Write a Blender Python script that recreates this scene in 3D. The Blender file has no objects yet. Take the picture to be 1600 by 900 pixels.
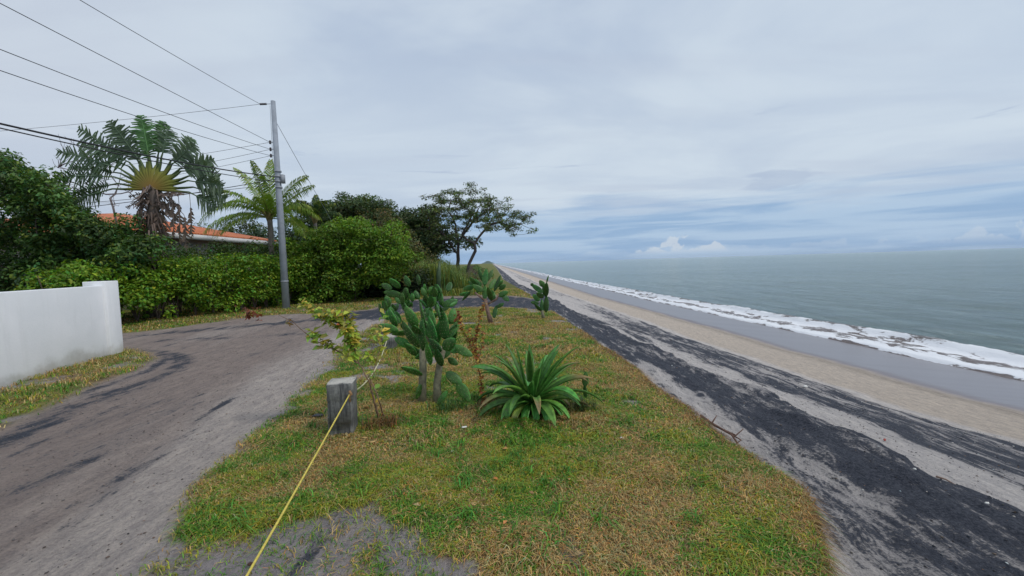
import bpy, math, random
import numpy as np
from mathutils import Vector, Matrix
R = math.radians
random.seed(7); rng = np.random.default_rng(7)
sc = bpy.context.scene
COL = sc.collection

# ------------------------------------------------------------------ camera
F = 660.0; PITCH = R(3.43); ROLL = R(1.68); CAMZ = 1.6
fw = np.array([0, math.cos(PITCH), -math.sin(PITCH)])
r0 = np.array([1.0, 0, 0]); u0 = np.cross(r0, fw)
RT = math.cos(ROLL)*r0 - math.sin(ROLL)*u0
UP = math.cos(ROLL)*u0 + math.sin(ROLL)*r0
cam = bpy.data.objects.new('camera', bpy.data.cameras.new('camera')); COL.objects.link(cam)
cam.data.lens = 36*F/1600; cam.data.sensor_width = 36; cam.data.clip_end = 60000; cam.data.clip_start = .05
M = Matrix.Identity(4)
for i in range(3):
    M[i][0] = RT[i]; M[i][1] = UP[i]; M[i][2] = -fw[i]
M[2][3] = CAMZ
cam.matrix_world = M
sc.camera = cam
sc.view_settings.view_transform = 'Standard'; sc.view_settings.look = 'None'
sc.view_settings.exposure = 0; sc.view_settings.gamma = 1; sc.view_settings.use_curve_mapping = False

def ray(px, py):
    return fw + (px-800)/F*RT + (450-py)/F*UP
def at(px, py, y):                      # the world point seen at a pixel, y metres ahead
    d = ray(px, py); return np.array([0, 0, CAMZ]) + d*(y/d[1])
def onz(px, py, z=0.0):                 # where that line of sight meets height z
    d = ray(px, py); return np.array([0, 0, CAMZ]) + d*((z-CAMZ)/d[2])

# ------------------------------------------------------------------ node helper
class NT:
    def __init__(s, tree): s.t = tree; s.n = tree.nodes; s.l = tree.links
    def node(s, typ, **kw):
        n = s.n.new(typ)
        for k, v in kw.items(): setattr(n, k, v)
        return n
    def put(s, sock, v):
        if isinstance(v, bpy.types.NodeSocket): s.l.new(v, sock)
        elif v is not None:
            if hasattr(sock.default_value, '__len__') and not hasattr(v, '__len__'): v = [v]*len(sock.default_value)
            if hasattr(v, '__len__') and len(v) == 3 and len(sock.default_value) == 4: v = (*v, 1)
            sock.default_value = v
    def math(s, op, a, b=None, c=None, clamp=False):
        n = s.node('ShaderNodeMath', operation=op); n.use_clamp = clamp
        s.put(n.inputs[0], a)
        if b is not None: s.put(n.inputs[1], b)
        if c is not None: s.put(n.inputs[2], c)
        return n.outputs[0]
    def vmath(s, op, a, b=None):
        n = s.node('ShaderNodeVectorMath', operation=op)
        s.put(n.inputs[0], a)
        if b is not None: s.put(n.inputs[1], b)
        return n.outputs[0]
    def mix(s, f, a, b, blend='MIX'):
        n = s.node('ShaderNodeMix', data_type='RGBA', blend_type=blend)
        s.put(n.inputs[0], f); s.put(n.inputs[6], a); s.put(n.inputs[7], b)
        return n.outputs[2]
    def noise(s, vec, scale, detail=4, rough=.55, dist=0.0):
        n = s.node('ShaderNodeTexNoise'); s.put(n.inputs['Vector'], vec)
        n.inputs['Scale'].default_value = scale; n.inputs['Detail'].default_value = detail
        n.inputs['Roughness'].default_value = rough; n.inputs['Distortion'].default_value = dist
        return n.outputs[0]
    def step(s, x, a, b, lo=0.0, hi=1.0):
        n = s.node('ShaderNodeMapRange', interpolation_type='SMOOTHSTEP'); s.put(n.inputs[0], x)
        n.inputs[1].default_value = a; n.inputs[2].default_value = b
        n.inputs[3].default_value = lo; n.inputs[4].default_value = hi
        return n.outputs[0]
    def sep(s, v):
        n = s.node('ShaderNodeSeparateXYZ'); s.put(n.inputs[0], v); return n.outputs
    def comb(s, x, y, z):
        n = s.node('ShaderNodeCombineXYZ'); s.put(n.inputs[0], x); s.put(n.inputs[1], y); s.put(n.inputs[2], z); return n.outputs[0]
    def mapping(s, v, rot=(0, 0, 0), scale=(1, 1, 1)):
        n = s.node('ShaderNodeMapping'); s.put(n.inputs[0], v)
        n.inputs['Rotation'].default_value = rot; n.inputs['Scale'].default_value = scale; return n.outputs[0]
    def attr(s, name):
        n = s.node('ShaderNodeAttribute'); n.attribute_name = name; return n
    def bump(s, h, strength, dist):
        n = s.node('ShaderNodeBump'); s.put(n.inputs['Height'], h)
        n.inputs['Strength'].default_value = strength; n.inputs['Distance'].default_value = dist; return n.outputs[0]
def material(name):
    m = bpy.data.materials.new(name); m.use_nodes = True; m.node_tree.nodes.clear()
    t = NT(m.node_tree); out = t.node('ShaderNodeOutputMaterial'); b = t.node('ShaderNodeBsdfPrincipled')
    t.l.new(b.outputs[0], out.inputs[0]); return m, t, b, out

# ------------------------------------------------------------------ sky and sun
SUN_EL, SUN_AZ = R(52), R(112)        # azimuth from +Y towards +X: over the sea, to the right
world = bpy.data.worlds.new('World'); sc.world = world; world.use_nodes = True
world.node_tree.nodes.clear(); w = NT(world.node_tree)
wo = w.node('ShaderNodeOutputWorld'); bg = w.node('ShaderNodeBackground'); bg.inputs[1].default_value = .1
sky = w.node('ShaderNodeTexSky', sky_type='NISHITA'); sky.sun_disc = False
sky.sun_elevation = SUN_EL; sky.sun_rotation = SUN_AZ; sky.air_density = 1.2; sky.dust_density = 1.5
D = w.vmath('NORMALIZE', w.node('ShaderNodeTexCoord').outputs['Generated'])
dx, dy, dz = w.sep(D)[:3]
zc = w.math('MAXIMUM', dz, 0.0)
inv = w.math('DIVIDE', 1.0, w.math('ADD', zc, .10))
P = w.comb(w.math('MULTIPLY', dx, inv), w.math('MULTIPLY', dy, inv), 0.0)
n1 = w.noise(w.mapping(P, rot=(0, 0, .5), scale=(.8, 1.15, 1)), .85, 6, .55, .5)
n2 = w.noise(w.mapping(P, rot=(0, 0, .25), scale=(.35, 1.5, 1)), 1.5, 5, .5, .3)
# overcast colours (linear, x10 because the background strength is .1)
grey = (4.5, 5.45, 7.0); bright = (6.3, 7.2, 8.2)
cl = w.mix(w.step(n1, .36, .64), grey, bright)
cl = w.mix(w.math('MULTIPLY', w.step(n2, .5, .7), .35), cl, (4.1, 4.7, 6.2))
# paler middle band
band = w.math('MULTIPLY', w.step(zc, .07, .2), w.step(zc, .55, .25))
cl = w.mix(w.math('MULTIPLY', band, .5), cl, (6.5, 7.4, 8.3))
# warm thin cloud towards the left
cl = w.mix(w.math('MULTIPLY', w.step(dx, -.35, -.8), .3), cl, (5.7, 5.8, 6.6))
# blue open strip above the horizon on the sea side
strk = w.noise(w.comb(w.math('MULTIPLY', dx, 2.0), w.math('MULTIPLY', dy, 2.0), w.math('MULTIPLY', dz, 26.0)), 1.6, 5, .55, .4)
el = w.math('ADD', zc, w.math('MULTIPLY', w.math('SUBTRACT', strk, .5), .11))
blue = w.mix(w.step(strk, .40, .62), (2.9, 4.5, 6.8), (4.3, 5.8, 7.7))
lowm = w.math('MULTIPLY', w.step(el, .15, .085), w.step(dx, -.75, -.25))
cl = w.mix(w.math('MULTIPLY', lowm, .95), cl, blue)
# thin grey bars
bars = w.noise(w.comb(w.math('MULTIPLY', w.math('ARCTAN2', dx, dy), 2.6), 4.0, w.math('MULTIPLY', dz, 24.0)), 1.3, 5, .6, .5)
bm = w.math('MULTIPLY', w.step(bars, .6, .68), w.math('MULTIPLY', w.step(zc, .08, .13), w.step(zc, .34, .22)))
cl = w.mix(w.math('MULTIPLY', bm, .5), cl, (4.1, 5.0, 6.6))
# small cumulus on the horizon
az = w.math('DIVIDE', dx, w.math('MAXIMUM', dy, .05))
cn = w.noise(w.comb(w.math('MULTIPLY', az, 1.0), 0.0, w.math('MULTIPLY', dz, 1.4)), 17, 5, .6, .2)
def lump(a0, a1, top, soft):
    h = w.math('MULTIPLY', w.math('MULTIPLY', w.step(az, a0, a0+soft), w.step(az, a1, a1-soft)), top)
    h = w.math('MULTIPLY', h, w.step(cn, .25, .72, .25, 1.35))
    return w.math('MULTIPLY', w.step(w.math('SUBTRACT', h, zc), -.001, .004), w.step(zc, .006, .022))
cum = w.math('MAXIMUM', lump(.24, .55, .040, .10), w.math('MULTIPLY', lump(.8, 1.6, .045, .5), .5))
cum = w.math('MAXIMUM', cum, w.math('MULTIPLY', lump(-.02, 1.3, .022, .3), .3))
cl = w.mix(w.math('MULTIPLY', cum, .8), cl, (6.1, 6.9, 7.9))
skyc = w.mix(.93, sky.outputs[0], cl)
w.put(bg.inputs[0], skyc); w.l.new(bg.outputs[0], wo.inputs[0])
sun = bpy.data.objects.new('sun', bpy.data.lights.new('sun', 'SUN')); COL.objects.link(sun)
sun.data.energy = 1.5; sun.data.angle = R(10); sun.data.color = (1, .95, .88)
sd = Vector((math.sin(SUN_AZ)*math.cos(SUN_EL), math.cos(SUN_AZ)*math.cos(SUN_EL), math.sin(SUN_EL)))
sun.rotation_euler = sd.to_track_quat('Z', 'Y').to_euler()

# ------------------------------------------------------------------ noise in numpy
def _h(ix, iy, iz, s):
    n = (ix.astype(np.int64)*374761393 + iy.astype(np.int64)*668265263 + iz.astype(np.int64)*2147483647 + s*974634777) & 0xffffffff
    n = ((n ^ (n >> 13))*1274126177) & 0xffffffff
    n = ((n ^ (n >> 16))*2246822519) & 0xffffffff
    return ((n ^ (n >> 15)) & 0xffffff)/float(0xffffff)
def vn(x, y, s=0):
    x = np.asarray(x, float); y = np.asarray(y, float)
    ix = np.floor(x); iy = np.floor(y); fx = x-ix; fy = y-iy
    fx = fx*fx*(3-2*fx); fy = fy*fy*(3-2*fy); z = np.zeros_like(ix)
    a = _h(ix, iy, z, s); b = _h(ix+1, iy, z, s); c = _h(ix, iy+1, z, s); d = _h(ix+1, iy+1, z, s)
    return (a*(1-fx)+b*fx)*(1-fy)+(c*(1-fx)+d*fx)*fy
def fbm(x, y, s=0, o=4):
    t = 0; a = .5; q = 0
    for i in range(o):
        t = t+a*vn(x*2**i, y*2**i, s+i*17); q += a; a *= .55
    return t/q
def ss(x, a, b):
    t = np.clip((x-a)/(b-a), 0, 1); return t*t*(3-2*t)

# ------------------------------------------------------------------ object helpers
def tag(o, label=None, cat=None, group=None, kind=None):
    if label: o['label'] = label
    if cat: o['category'] = cat
    if group: o['group'] = group
    if kind: o['kind'] = kind
    return o
def empty(name, loc, rz=0):
    o = bpy.data.objects.new(name, None); COL.objects.link(o); o.location = Vector(loc); o.rotation_euler.z = rz
    o.empty_display_size = .2
    return o
def link(name, me, parent=None, mats=()):
    o = bpy.data.objects.new(name, me); COL.objects.link(o)
    for m in mats: me.materials.append(m)
    if parent is not None:
        o.parent = parent; pl = parent; T = Vector(pl.location)
        if pl.parent: T = T + Vector(pl.parent.location)
        o.location = -T                           # vertices are written in world space
    return o
def mesh_np(name, V, polys, cols=None, smooth=True, attrs=None, mi=None):
    """polys: list of (F,k) int arrays"""
    me = bpy.data.meshes.new(name); V = np.asarray(V, np.float32).reshape(-1, 3)
    polys = [np.asarray(p, np.int32) for p in polys if len(p)]
    me.vertices.add(len(V)); me.vertices.foreach_set('co', V.ravel())
    loops = np.concatenate([p.ravel() for p in polys]); tot = np.concatenate([np.full(len(p), p.shape[1], np.int32) for p in polys])
    st = np.concatenate([[0], np.cumsum(tot)[:-1]]).astype(np.int32)
    me.loops.add(len(loops)); me.loops.foreach_set('vertex_index', loops)
    me.polygons.add(len(tot)); me.polygons.foreach_set('loop_start', st); me.polygons.foreach_set('loop_total', tot)
    if smooth: me.polygons.foreach_set('use_smooth', np.ones(len(tot), bool))
    if mi is not None: me.polygons.foreach_set('material_index', np.asarray(mi, np.int32))
    me.update(calc_edges=True)
    if cols is not None:
        a = me.attributes.new('Col', 'FLOAT_COLOR', 'POINT')
        c = np.ones((len(V), 4), np.float32); c[:, :3] = np.asarray(cols).reshape(-1, 3); a.data.foreach_set('color', c.ravel())
    for k, v in (attrs or {}).items():
        a = me.attributes.new(k, 'FLOAT', 'POINT'); a.data.foreach_set('value', np.asarray(v, np.float32).ravel())
    me.validate()
    return me
class MB:
    """collects tubes, boxes and quads into one mesh"""
    def __init__(s): s.V = []; s.Q = []; s.T = []; s.C = []; s.n = 0
    def add(s, V, Q=None, T=None, col=(1, 1, 1)):
        V = np.asarray(V, float).reshape(-1, 3)
        if Q is not None and len(Q): s.Q.append(np.asarray(Q)+s.n)
        if T is not None and len(T): s.T.append(np.asarray(T)+s.n)
        c = np.asarray(col, float)
        s.C.append(np.broadcast_to(c, (len(V), 3)) if c.ndim == 1 else c)
        s.V.append(V); s.n += len(V)
    def tube(s, pts, rad, k=8, col=(1, 1, 1), cap=True, rough=0.0):
        pts = np.asarray(pts, float); n = len(pts)
        rad = np.broadcast_to(np.asarray(rad, float), (n,))
        tg = np.gradient(pts, axis=0); tg /= np.linalg.norm(tg, axis=1)[:, None]+1e-9
        a = np.array([0, 0, 1.0]) if abs(tg[0][2]) < .9 else np.array([1.0, 0, 0])
        nv = np.cross(tg[0], a); nv /= np.linalg.norm(nv); rings = []
        th = np.arange(k)*2*math.pi/k
        for i in range(n):
            nv = nv - tg[i]*np.dot(nv, tg[i]); nv /= np.linalg.norm(nv)+1e-9
            bv = np.cross(tg[i], nv)
            rr = rad[i]*(1+rough*(rng.random(k)-.5))
            rings.append(pts[i]+(np.cos(th)*rr)[:, None]*nv+(np.sin(th)*rr)[:, None]*bv)
        V = np.concatenate(rings); i = np.arange(n-1)[:, None]*k; j = np.arange(k)[None]
        Q = np.stack([i+j, i+(j+1) % k, i+k+(j+1) % k, i+k+j], -1).reshape(-1, 4)
        T = []
        if cap:
            V = np.concatenate([V, pts[:1], pts[-1:]]); c0 = n*k; c1 = c0+1; b = (n-1)*k
            T = [(c0, (q+1) % k, q) for q in range(k)]+[(c1, b+q, b+(q+1) % k) for q in range(k)]
        s.add(V, Q, T, col)
    def box(s, c, size, rz=0, col=(1, 1, 1), taper=1.0, ax=None):
        x, y, z = [v/2 for v in size]
        V = np.array([(i*x*(taper if k > 0 else 1), j*y*(taper if k > 0 else 1), k*z) for k in (-1, 1) for j in (-1, 1) for i in (-1, 1)])
        ca, sa = math.cos(rz), math.sin(rz)
        V = V @ np.array([[ca, sa, 0], [-sa, ca, 0], [0, 0, 1]])+np.asarray(c)
        s.add(V, [(0, 2, 3, 1), (4, 5, 7, 6), (0, 1, 5, 4), (2, 6, 7, 3), (0, 4, 6, 2), (1, 3, 7, 5)], col=col)
    def mesh(s, name, smooth=True):
        P = []
        if s.Q: P.append(np.concatenate(s.Q))
        if s.T: P.append(np.concatenate(s.T))
        return mesh_np(name, np.concatenate(s.V), P, np.concatenate(s.C), smooth)
    def obj(s, name, mat, parent=None, smooth=True):
        return link(name, s.mesh(name, smooth), parent, [mat])
def bevel(o, wdt, seg=2):
    m = o.modifiers.new('bevel', 'BEVEL'); m.width = wdt; m.segments = seg; m.limit_method = 'ANGLE'; return o

# ------------------------------------------------------------------ materials
def foliage_mat(name, trans=.25, rough=.5, spec=.3):
    m, t, b, out = material(name)
    c = t.attr('Col').outputs[0]
    b.inputs['Roughness'].default_value = rough; b.inputs['Specular IOR Level'].default_value = spec
    t.put(b.inputs['Base Color'], c)
    tr = t.node('ShaderNodeBsdfTranslucent'); t.put(tr.inputs[0], t.mix(1.0, c, (1.5, 1.6, .7), 'MULTIPLY'))
    mx = t.node('ShaderNodeMixShader'); mx.inputs[0].default_value = trans
    t.l.new(b.outputs[0], mx.inputs[1]); t.l.new(tr.outputs[0], mx.inputs[2]); t.l.new(mx.outputs[0], out.inputs[0])
    return m
LEAF = foliage_mat('leaf'); GRASS = foliage_mat('grass_blade', .2, .6, .2)
def rough_mat(name, col=None, rough=.85, var=.25, scale=8, bscale=30, bstr=.4, bdist=.01, spec=.3, stretch=(1, 1, 1)):
    m, t, b, out = material(name)
    v = t.mapping(t.node('ShaderNodeTexCoord').outputs['Object'], scale=stretch)
    base = t.attr('Col').outputs[0] if col is None else (*col, 1)
    n = t.noise(v, scale, 6, .6)
    c = t.mix(1.0, base, t.mix(t.step(n, .3, .7), (1-var,)*3, (1+var,)*3), 'MULTIPLY')
    t.put(b.inputs['Base Color'], c); b.inputs['Roughness'].default_value = rough
    b.inputs['Specular IOR Level'].default_value = spec
    t.put(b.inputs['Normal'], t.bump(t.noise(v, bscale, 5, .65), bstr, bdist))
    return m
BARK = rough_mat('bark', None, .9, .35, 6, 25, .6, .02, stretch=(1, 1, .3))
SUCC = rough_mat('succulent_skin', None, .45, .34, 22, 60, .2, .004, .35)
def scarred():
    m = bpy.data.materials['succulent_skin']; t = NT(m.node_tree); b = [n for n in t.n if n.type == 'BSDF_PRINCIPLED'][0]
    src = b.inputs['Base Color'].links[0].from_socket; tc = t.node('ShaderNodeTexCoord').outputs['Object']
    k = t.math('MULTIPLY', t.step(t.noise(tc, 26, 4, .7), .60, .68), .65); k2 = t.step(t.noise(tc, 5, 3, .5), .4, .65)
    c = t.mix(t.math('MULTIPLY', k2, .18), src, (.12, .17, .04)); t.put(b.inputs['Base Color'], t.mix(k, c, (.15, .13, .055)))
scarred()
WOODY = rough_mat('woody_stem', None, .8, .3, 20, 60, .5, .004, .3)
METAL = rough_mat('galvanised_metal', (.3, .32, .35), .5, .15, 6, 20, .1, .004, .5)

# ------------------------------------------------------------------ terrain
SH = R(2.6); cS, sS = math.cos(SH), math.sin(SH)
def U(x, y): return x*cS+y*sS
edge_px = [(1290, 980), (1278, 900), (1276, 850), (1262, 790), (1250, 757), (1185, 722), (1130, 680), (1085, 645), (1040, 612), (985, 570), (940, 540), (900, 511), (876, 493), (852, 479), (832, 462), (786, 436)]
EP = np.array([onz(*p)[:2] for p in edge_px]); EP = EP[np.argsort(EP[:, 1])]
EU = U(EP[:, 0], EP[:, 1])
def edge_u(y):
    e = np.interp(y, np.r_[-30, EP[:, 1], 120], np.r_[EU[0]+.25, EU, 1.3])
    return e+.14*(fbm(y*1.9, y*0+3.1, 5, 4)-.5)*ss(y, 2.8, 4.5)+.05*(vn(y*9, y*0, 9)-.5)
PR = np.array([(0, 0), (.13, 1), (.5, 1.08)])      # scarp, times its height
def scarp_h(y): return .10+.38*(1-ss(y, 2.0, 9.0))
def a_out(y): return np.interp(y, [0, 3, 6, 10, 15, 30], [2.3, 2.22, 2.08, 1.68, 1.55, 1.5])+.14*(fbm(y*1.3, y*0+2, 57, 4)-.5)*2
def a_in(y): return np.interp(y, [0, 3, 5, 7, 9, 11, 15], [1.4, 1.3, 1.12, .8, .2, .0, .0])
def qshore(du, y):                  # cross-shore coordinate in which the black ridge ends at 2.2
    ao = a_out(y); return np.where(du < ao, du*2.2/ao, du-ao+2.2)
def zfun(x, y):
    x = np.asarray(x, float); y = np.asarray(y, float)
    u = U(x, y); du = u-edge_u(y); h = scarp_h(y); q = qshore(du, y)
    lawn = .03*(fbm(x*.9, y*.9, 2, 3)-.5)-.03*ss(du, -.5, 0)
    fall = np.interp(q, [0, .5, 2.15, 2.4, 6.1, 9.4, 14.1, 17.3, 40, 400], [0, .08, 1.0, 1.28, 2.75, 3.72, 4.76, 5.6, 9, 14])*.5
    base = -h*(1-ss(q, .3, 2.0))-fall+(-.02)
    scp = h*(1-ss(du, -.02, .13+.05*vn(y*6, x*0, 4)))*(1-ss(q, .3, 2.0))
    rid = .07*np.exp(-((q-1.95)/.3)**2)*(.4+fbm(x*3, y*1.1, 6, 3))+.10*np.exp(-((q-1.75)/.45)**2)*(fbm(x*5, y*2.2, 16, 4)-.5)
    lump = (fbm(x*3.2, y*1.6, 8, 4)-.5)*.13*ss(q, .2, .7)*(1-ss(q, 2.3, 3.0))+(fbm(x*1.2, y*.5, 12, 3)-.5)*.07*ss(q, .3, 1)*(1-ss(q, 5.5, 7.5))
    lump = lump+(fbm(x*9, y*6, 14, 3)-.5)*.035*ss(q, .15, .5)*(1-ss(q, 2.2, 2.6))
    z = np.where(du < 0, lawn, base+scp+rid+lump)
    return z-.03*road_mask(x, y)
WATER_Z = -2.42
def poly_mask(x, y, poly):
    inside = np.zeros(np.shape(x), bool); n = len(poly)
    for i in range(n):
        x0, y0_ = poly[i]; x1, y1 = poly[(i+1) % n]
        c = ((y0_ > y) != (y1 > y)) & (x < (x1-x0)*(y-y0_)/(y1-y0_+1e-12)+x0)
        inside ^= c
    return inside
def poly_dist(x, y, pts, closed=False):
    d = np.full(np.shape(x), 1e9); n = len(pts)
    for i in range(n if closed else n-1):
        a = pts[i]; b = pts[(i+1) % n]; ab = (b[0]-a[0], b[1]-a[1]); L = ab[0]**2+ab[1]**2+1e-9
        t = np.clip(((x-a[0])*ab[0]+(y-a[1])*ab[1])/L, 0, 1)
        d = np.minimum(d, np.hypot(x-a[0]-t*ab[0], y-a[1]-t*ab[1]))
    return d
def sdf(x, y, poly):
    d = poly_dist(x, y, poly, True); return np.where(poly_mask(x, y, poly), d, -d)
def g(*pp): return [tuple(onz(*p)[:2]) for p in pp]
# front lawn (between road and beach)
FL = g((150, 960), (215, 880), (300, 770), (372, 705), (440, 640), (492, 590), (520, 555), (556, 524), (596, 503), (625, 492), (660, 486), (700, 482), (740, 480), (800, 481), (850, 485))
FRONT = [(-2.2, -8), (-2.1, 1.2)]+FL[1:]+[(3.5, 15.2), (3.5, -8)]
# verge by the white wall
VERGE = [(-30, 2.0), (-5.6, 3.4)]+g((0, 672), (70, 640), (150, 600), (215, 577), (243, 560), (236, 551), (205, 545), (180, 545))+[(-9.2, 9.6), (-30, 8)]
# verge before the hedge and everything behind it
BACK = [(-60, 11.3), (-16, 12.2)]+g((196, 521), (260, 514), (330, 504), (400, 495), (450, 491), (520, 489), (575, 484), (606, 476), (640, 470), (690, 463), (740, 461), (790, 462), (835, 466))+[(6, 24), (6, 3000), (-4000, 3000), (-4000, 11.3)]
ROADP = dict(a=FRONT, b=VERGE, c=BACK)
def grass_sd(x, y):
    wob = .22*(fbm(x*1.3, y*1.3, 31, 4)-.5)*2
    return np.maximum.reduce([sdf(x, y, FRONT), sdf(x, y, VERGE), sdf(x, y, BACK)])+wob*.5
def road_mask(x, y):
    return ss(-grass_sd(x, y), .0, .5)*(1-ss(U(x, y), -.5, .6))
def line_axis(lo, hi, a, b, fine, grow):
    v = list(np.arange(a, b+1e-6, fine)); s = fine
    while v[-1] < hi: s *= grow; v.append(v[-1]+s)
    s = fine; f = []
    q = a
    while q > lo: s *= grow; q -= s; f.append(q)
    return np.array(f[::-1]+v)
def BARE(x, y):
    return .32*ss(y+.25*(fbm(x*2, y*2, 91, 3)-.5), 2.9, 2.25)*ss(x, .75, .1)+.13*ss(np.abs(sdf(x, y, FRONT)), .35, 0)*(x < 0)*(x > -4)*(y < 8)-.05
gx = line_axis(-4000, 60, -8, 9, .045, 1.07); gy = line_axis(-25, 3500, 1.2, 9, .045, 1.03)
X, Y = np.meshgrid(gx, gy); Z = zfun(X, Y)
GS = grass_sd(X, Y); Uu = U(X, Y); DU = Uu-edge_u(Y)
# tone of each spot of ground (own colour of the material lying there)
def lin(r, g_, b): return np.array([(c/255)**2.2 for c in (r, g_, b)])
soil = lin(120, 104, 74); soil2 = lin(160, 134, 98); sandg = lin(160, 152, 150); roadc = lin(148, 134, 126); roadl = lin(180, 169, 161)
pale = lin(194, 187, 182); beige = lin(194, 180, 165); wetc = lin(122, 117, 120); moss = lin(118, 124, 50)
def mixc(a, b, t): return a*(1-t[..., None])+b*t[..., None]
C = mixc(np.broadcast_to(roadc, X.shape+(3,)), roadl, ss(fbm(X*1.1+Y*.25, Y*.18, 41, 4)+.35*ss(poly_dist(X, Y, FL), 2.2, .2)*(Y < 14), .5, .95))
lawncol = mixc(np.broadcast_to(soil, X.shape+(3,)), soil2, ss(fbm(X*2.5, Y*2.5, 43, 4), .4, .65))
lawncol = mixc(lawncol, moss, ss(fbm(X*1.2, Y*1.2, 45, 4), .42, .6)*.7+.3*ss(Y, 6, 14))
barez = ss(fbm(X*1.5, Y*1.5, 47, 4)+BARE(X, Y), .56, .72)
lawncol = mixc(lawncol, sandg, barez)
lawncol = mixc(lawncol, moss*.7, ss(Y, 19, 24)*.8)
C = mixc(C, lawncol, ss(GS, -.12, .18))
Q_ = qshore(DU, Y)
B = mixc(np.broadcast_to(pale, X.shape+(3,)), beige, ss(Q_, 5.5, 6.4))
wetl = 9.35+.30*(fbm(Y*.3, Y*0, 51, 3)-.5)
wet = ss(Q_, wetl-.1, wetl+.5)
B = mixc(B, B*.72, np.exp(-((Q_-wetl+.1)/.4)**2)*(1-wet)); B = mixc(B, wetc, wet); B = mixc(B, pale*1.12, np.exp(-((Q_-6.05)/.20)**2)*.8)
isb = ss(DU, .02, .14)
C = mixc(C, B, isb)
# black sand bias
wu = Q_+.22*(fbm(Y*.8, X*.8, 53, 4)-.5)+.30*(fbm(X*5, Y*1.7, 54, 4)-.5)
ai = a_in(Y)*2.2/a_out(Y)
blk = ss(wu, ai-.35, ai+.1)*(1-ss(wu, 2.10, 2.26))*(.62+.2*ss(fbm(X*2.6+Y*.5, Y*.8, 60, 4), .38, .6))
blk = np.maximum(blk, ss(wu, .05, .5)*(1-ss(wu, 2.1, 2.2))*(.52+.14*(1-ss(Y, 2.4, 4.5))-.12*ss(Y, 4.5, 6)+.3*ss(Y, 7, 9.5)))
blk = blk+.34*(fbm(X*1.6+Y*.35, Y*.5, 58, 4)-.5)*ss(wu, .1, .5)*(1-ss(wu, 1.3, 2.0))
blk = np.where(isb > 0, blk+.02*ss(wu, .1, .5)*(1-ss(wu, 2.05, 2.2)), blk)
pt_ = fbm(X*.55+Y*.06, Y*.13, 59, 4)
blk = np.maximum(blk, ss(wu, 2.9, 3.9)*(1-ss(wu, 5.75, 5.92))*(.42+.24*ss(pt_, .38, .58)+.26*(1-ss(Y, 5, 11))-.22*ss(Y, 14, 30)))
blk = np.maximum(blk, ss(wu, 4.6, 5.2)*(1-ss(wu, 5.78, 5.9))*(.62-.2*ss(Y, 11, 24)))
blk = np.maximum(blk, .16*ss(wu, 2.2, 2.4)*(1-ss(wu, 5.9, 6)))
blk *= isb
patch = np.exp(-(np.maximum(poly_dist(X, Y, g((600, 486), (680, 472), (760, 470), (850, 473), (900, 486)))-1.7, 0)/.8)**2)*ss(-GS, -.1, .3)
blk = np.maximum(blk, patch*.78)
for pts, wd, am in ((g((588, 490), (540, 495), (480, 499), (420, 505), (330, 512), (230, 522)), .55, .60),
                    (g((205, 549), (255, 549), (290, 560), (270, 578), (190, 607), (100, 640), (0, 690)), .26, .62),
                    (g((205, 549), (245, 551), (258, 560), (235, 577), (150, 606), (60, 650)), .12, .66),
                    (g((300, 630), (150, 700), (0, 775)), .28, .44), (g((330, 600), (180, 650), (0, 730)), .25, .36), (g((340, 640), (200, 740), (60, 860)), .12, .36),
                    (g((560, 510), (480, 520), (380, 525), (260, 530)), .35, .46), (g((500, 560), (370, 690), (230, 800)), .10, .36)):
    blk = np.maximum(blk, am*np.exp(-(poly_dist(X, Y, pts)/wd)**2)*ss(-GS, -.2, .25))
blk = np.maximum(blk, (.34*barez+.02)*ss(GS, 0, .2)*(1-isb)*ss(Y, 4, 3))
blk = np.maximum(blk, .24*(1-isb)*ss(-GS, 0, .4)*ss(X, -2.2, -4.2))
rut = fbm(X*4.5+Y*1.0, Y*.22, 95, 4); blk = np.maximum(blk, .42*ss(rut, .5, .68)*(1-isb)*ss(-GS, .15, .6)*ss(X, -2.2, -3.6)*(Y < 14))
rgh = .92-.60*wet*ss(Q_, 9.2, 10.4)
nx, ny = len(gx), len(gy)
I = np.arange(nx*ny).reshape(ny, nx)
quads = np.stack([I[:-1, :-1], I[:-1, 1:], I[1:, 1:], I[1:, :-1]], -1).reshape(-1, 4)
mid = lambda A: (A[:-1, :-1]+A[1:, 1:])*.5
dum = mid(DU).ravel(); gsm = mid(GS).ravel()
cls = np.where(dum > 0, 0, np.where(gsm > 0, 1, 2))
m, t, b, out = material('ground')
tc = t.node('ShaderNodeTexCoord').outputs['Object']
va = t.mapping(tc, rot=(0, 0, -.06), scale=(1, .22, 1)); vb = t.mapping(tc, rot=(0, 0, .16), scale=(1, .38, 1))
s1 = t.noise(va, 3.5, 8, .62, .6); s2 = t.noise(vb, 11, 7, .65, .4); s3 = t.noise(tc, 42, 6, .7)
bias = t.attr('blk').outputs['Fac']
wt = t.attr('wet').outputs['Fac']
nn = t.math('ADD', t.math('MULTIPLY', s1, .55), t.math('MULTIPLY', s2, .45))
nn = t.math('ADD', t.math('MULTIPLY', t.math('SUBTRACT', nn, .5), 2.9), t.math('MULTIPLY', t.math('SUBTRACT', s3, .5), 1.1))
bmask = t.step(t.math('ADD', bias, t.math('MULTIPLY', nn, t.step(bias, 0, .35))), .36, .72)
col = t.attr('Col').outputs[0]
lg = t.math('ADD', t.math('MULTIPLY', s2, .5), t.math('MULTIPLY', s3, .5))
dry = t.math('SUBTRACT', 1.0, wt)
col = t.mix(dry, col, t.mix(1.0, col, t.mix(t.step(lg, .35, .65), (.66, .66, .69), (1.18, 1.17, 1.14)), 'MULTIPLY'))
col = t.mix(bmask, col, t.mix(t.step(s3, .35, .65), (.018, .023, .036), (.075, .080, .10)))
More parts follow.
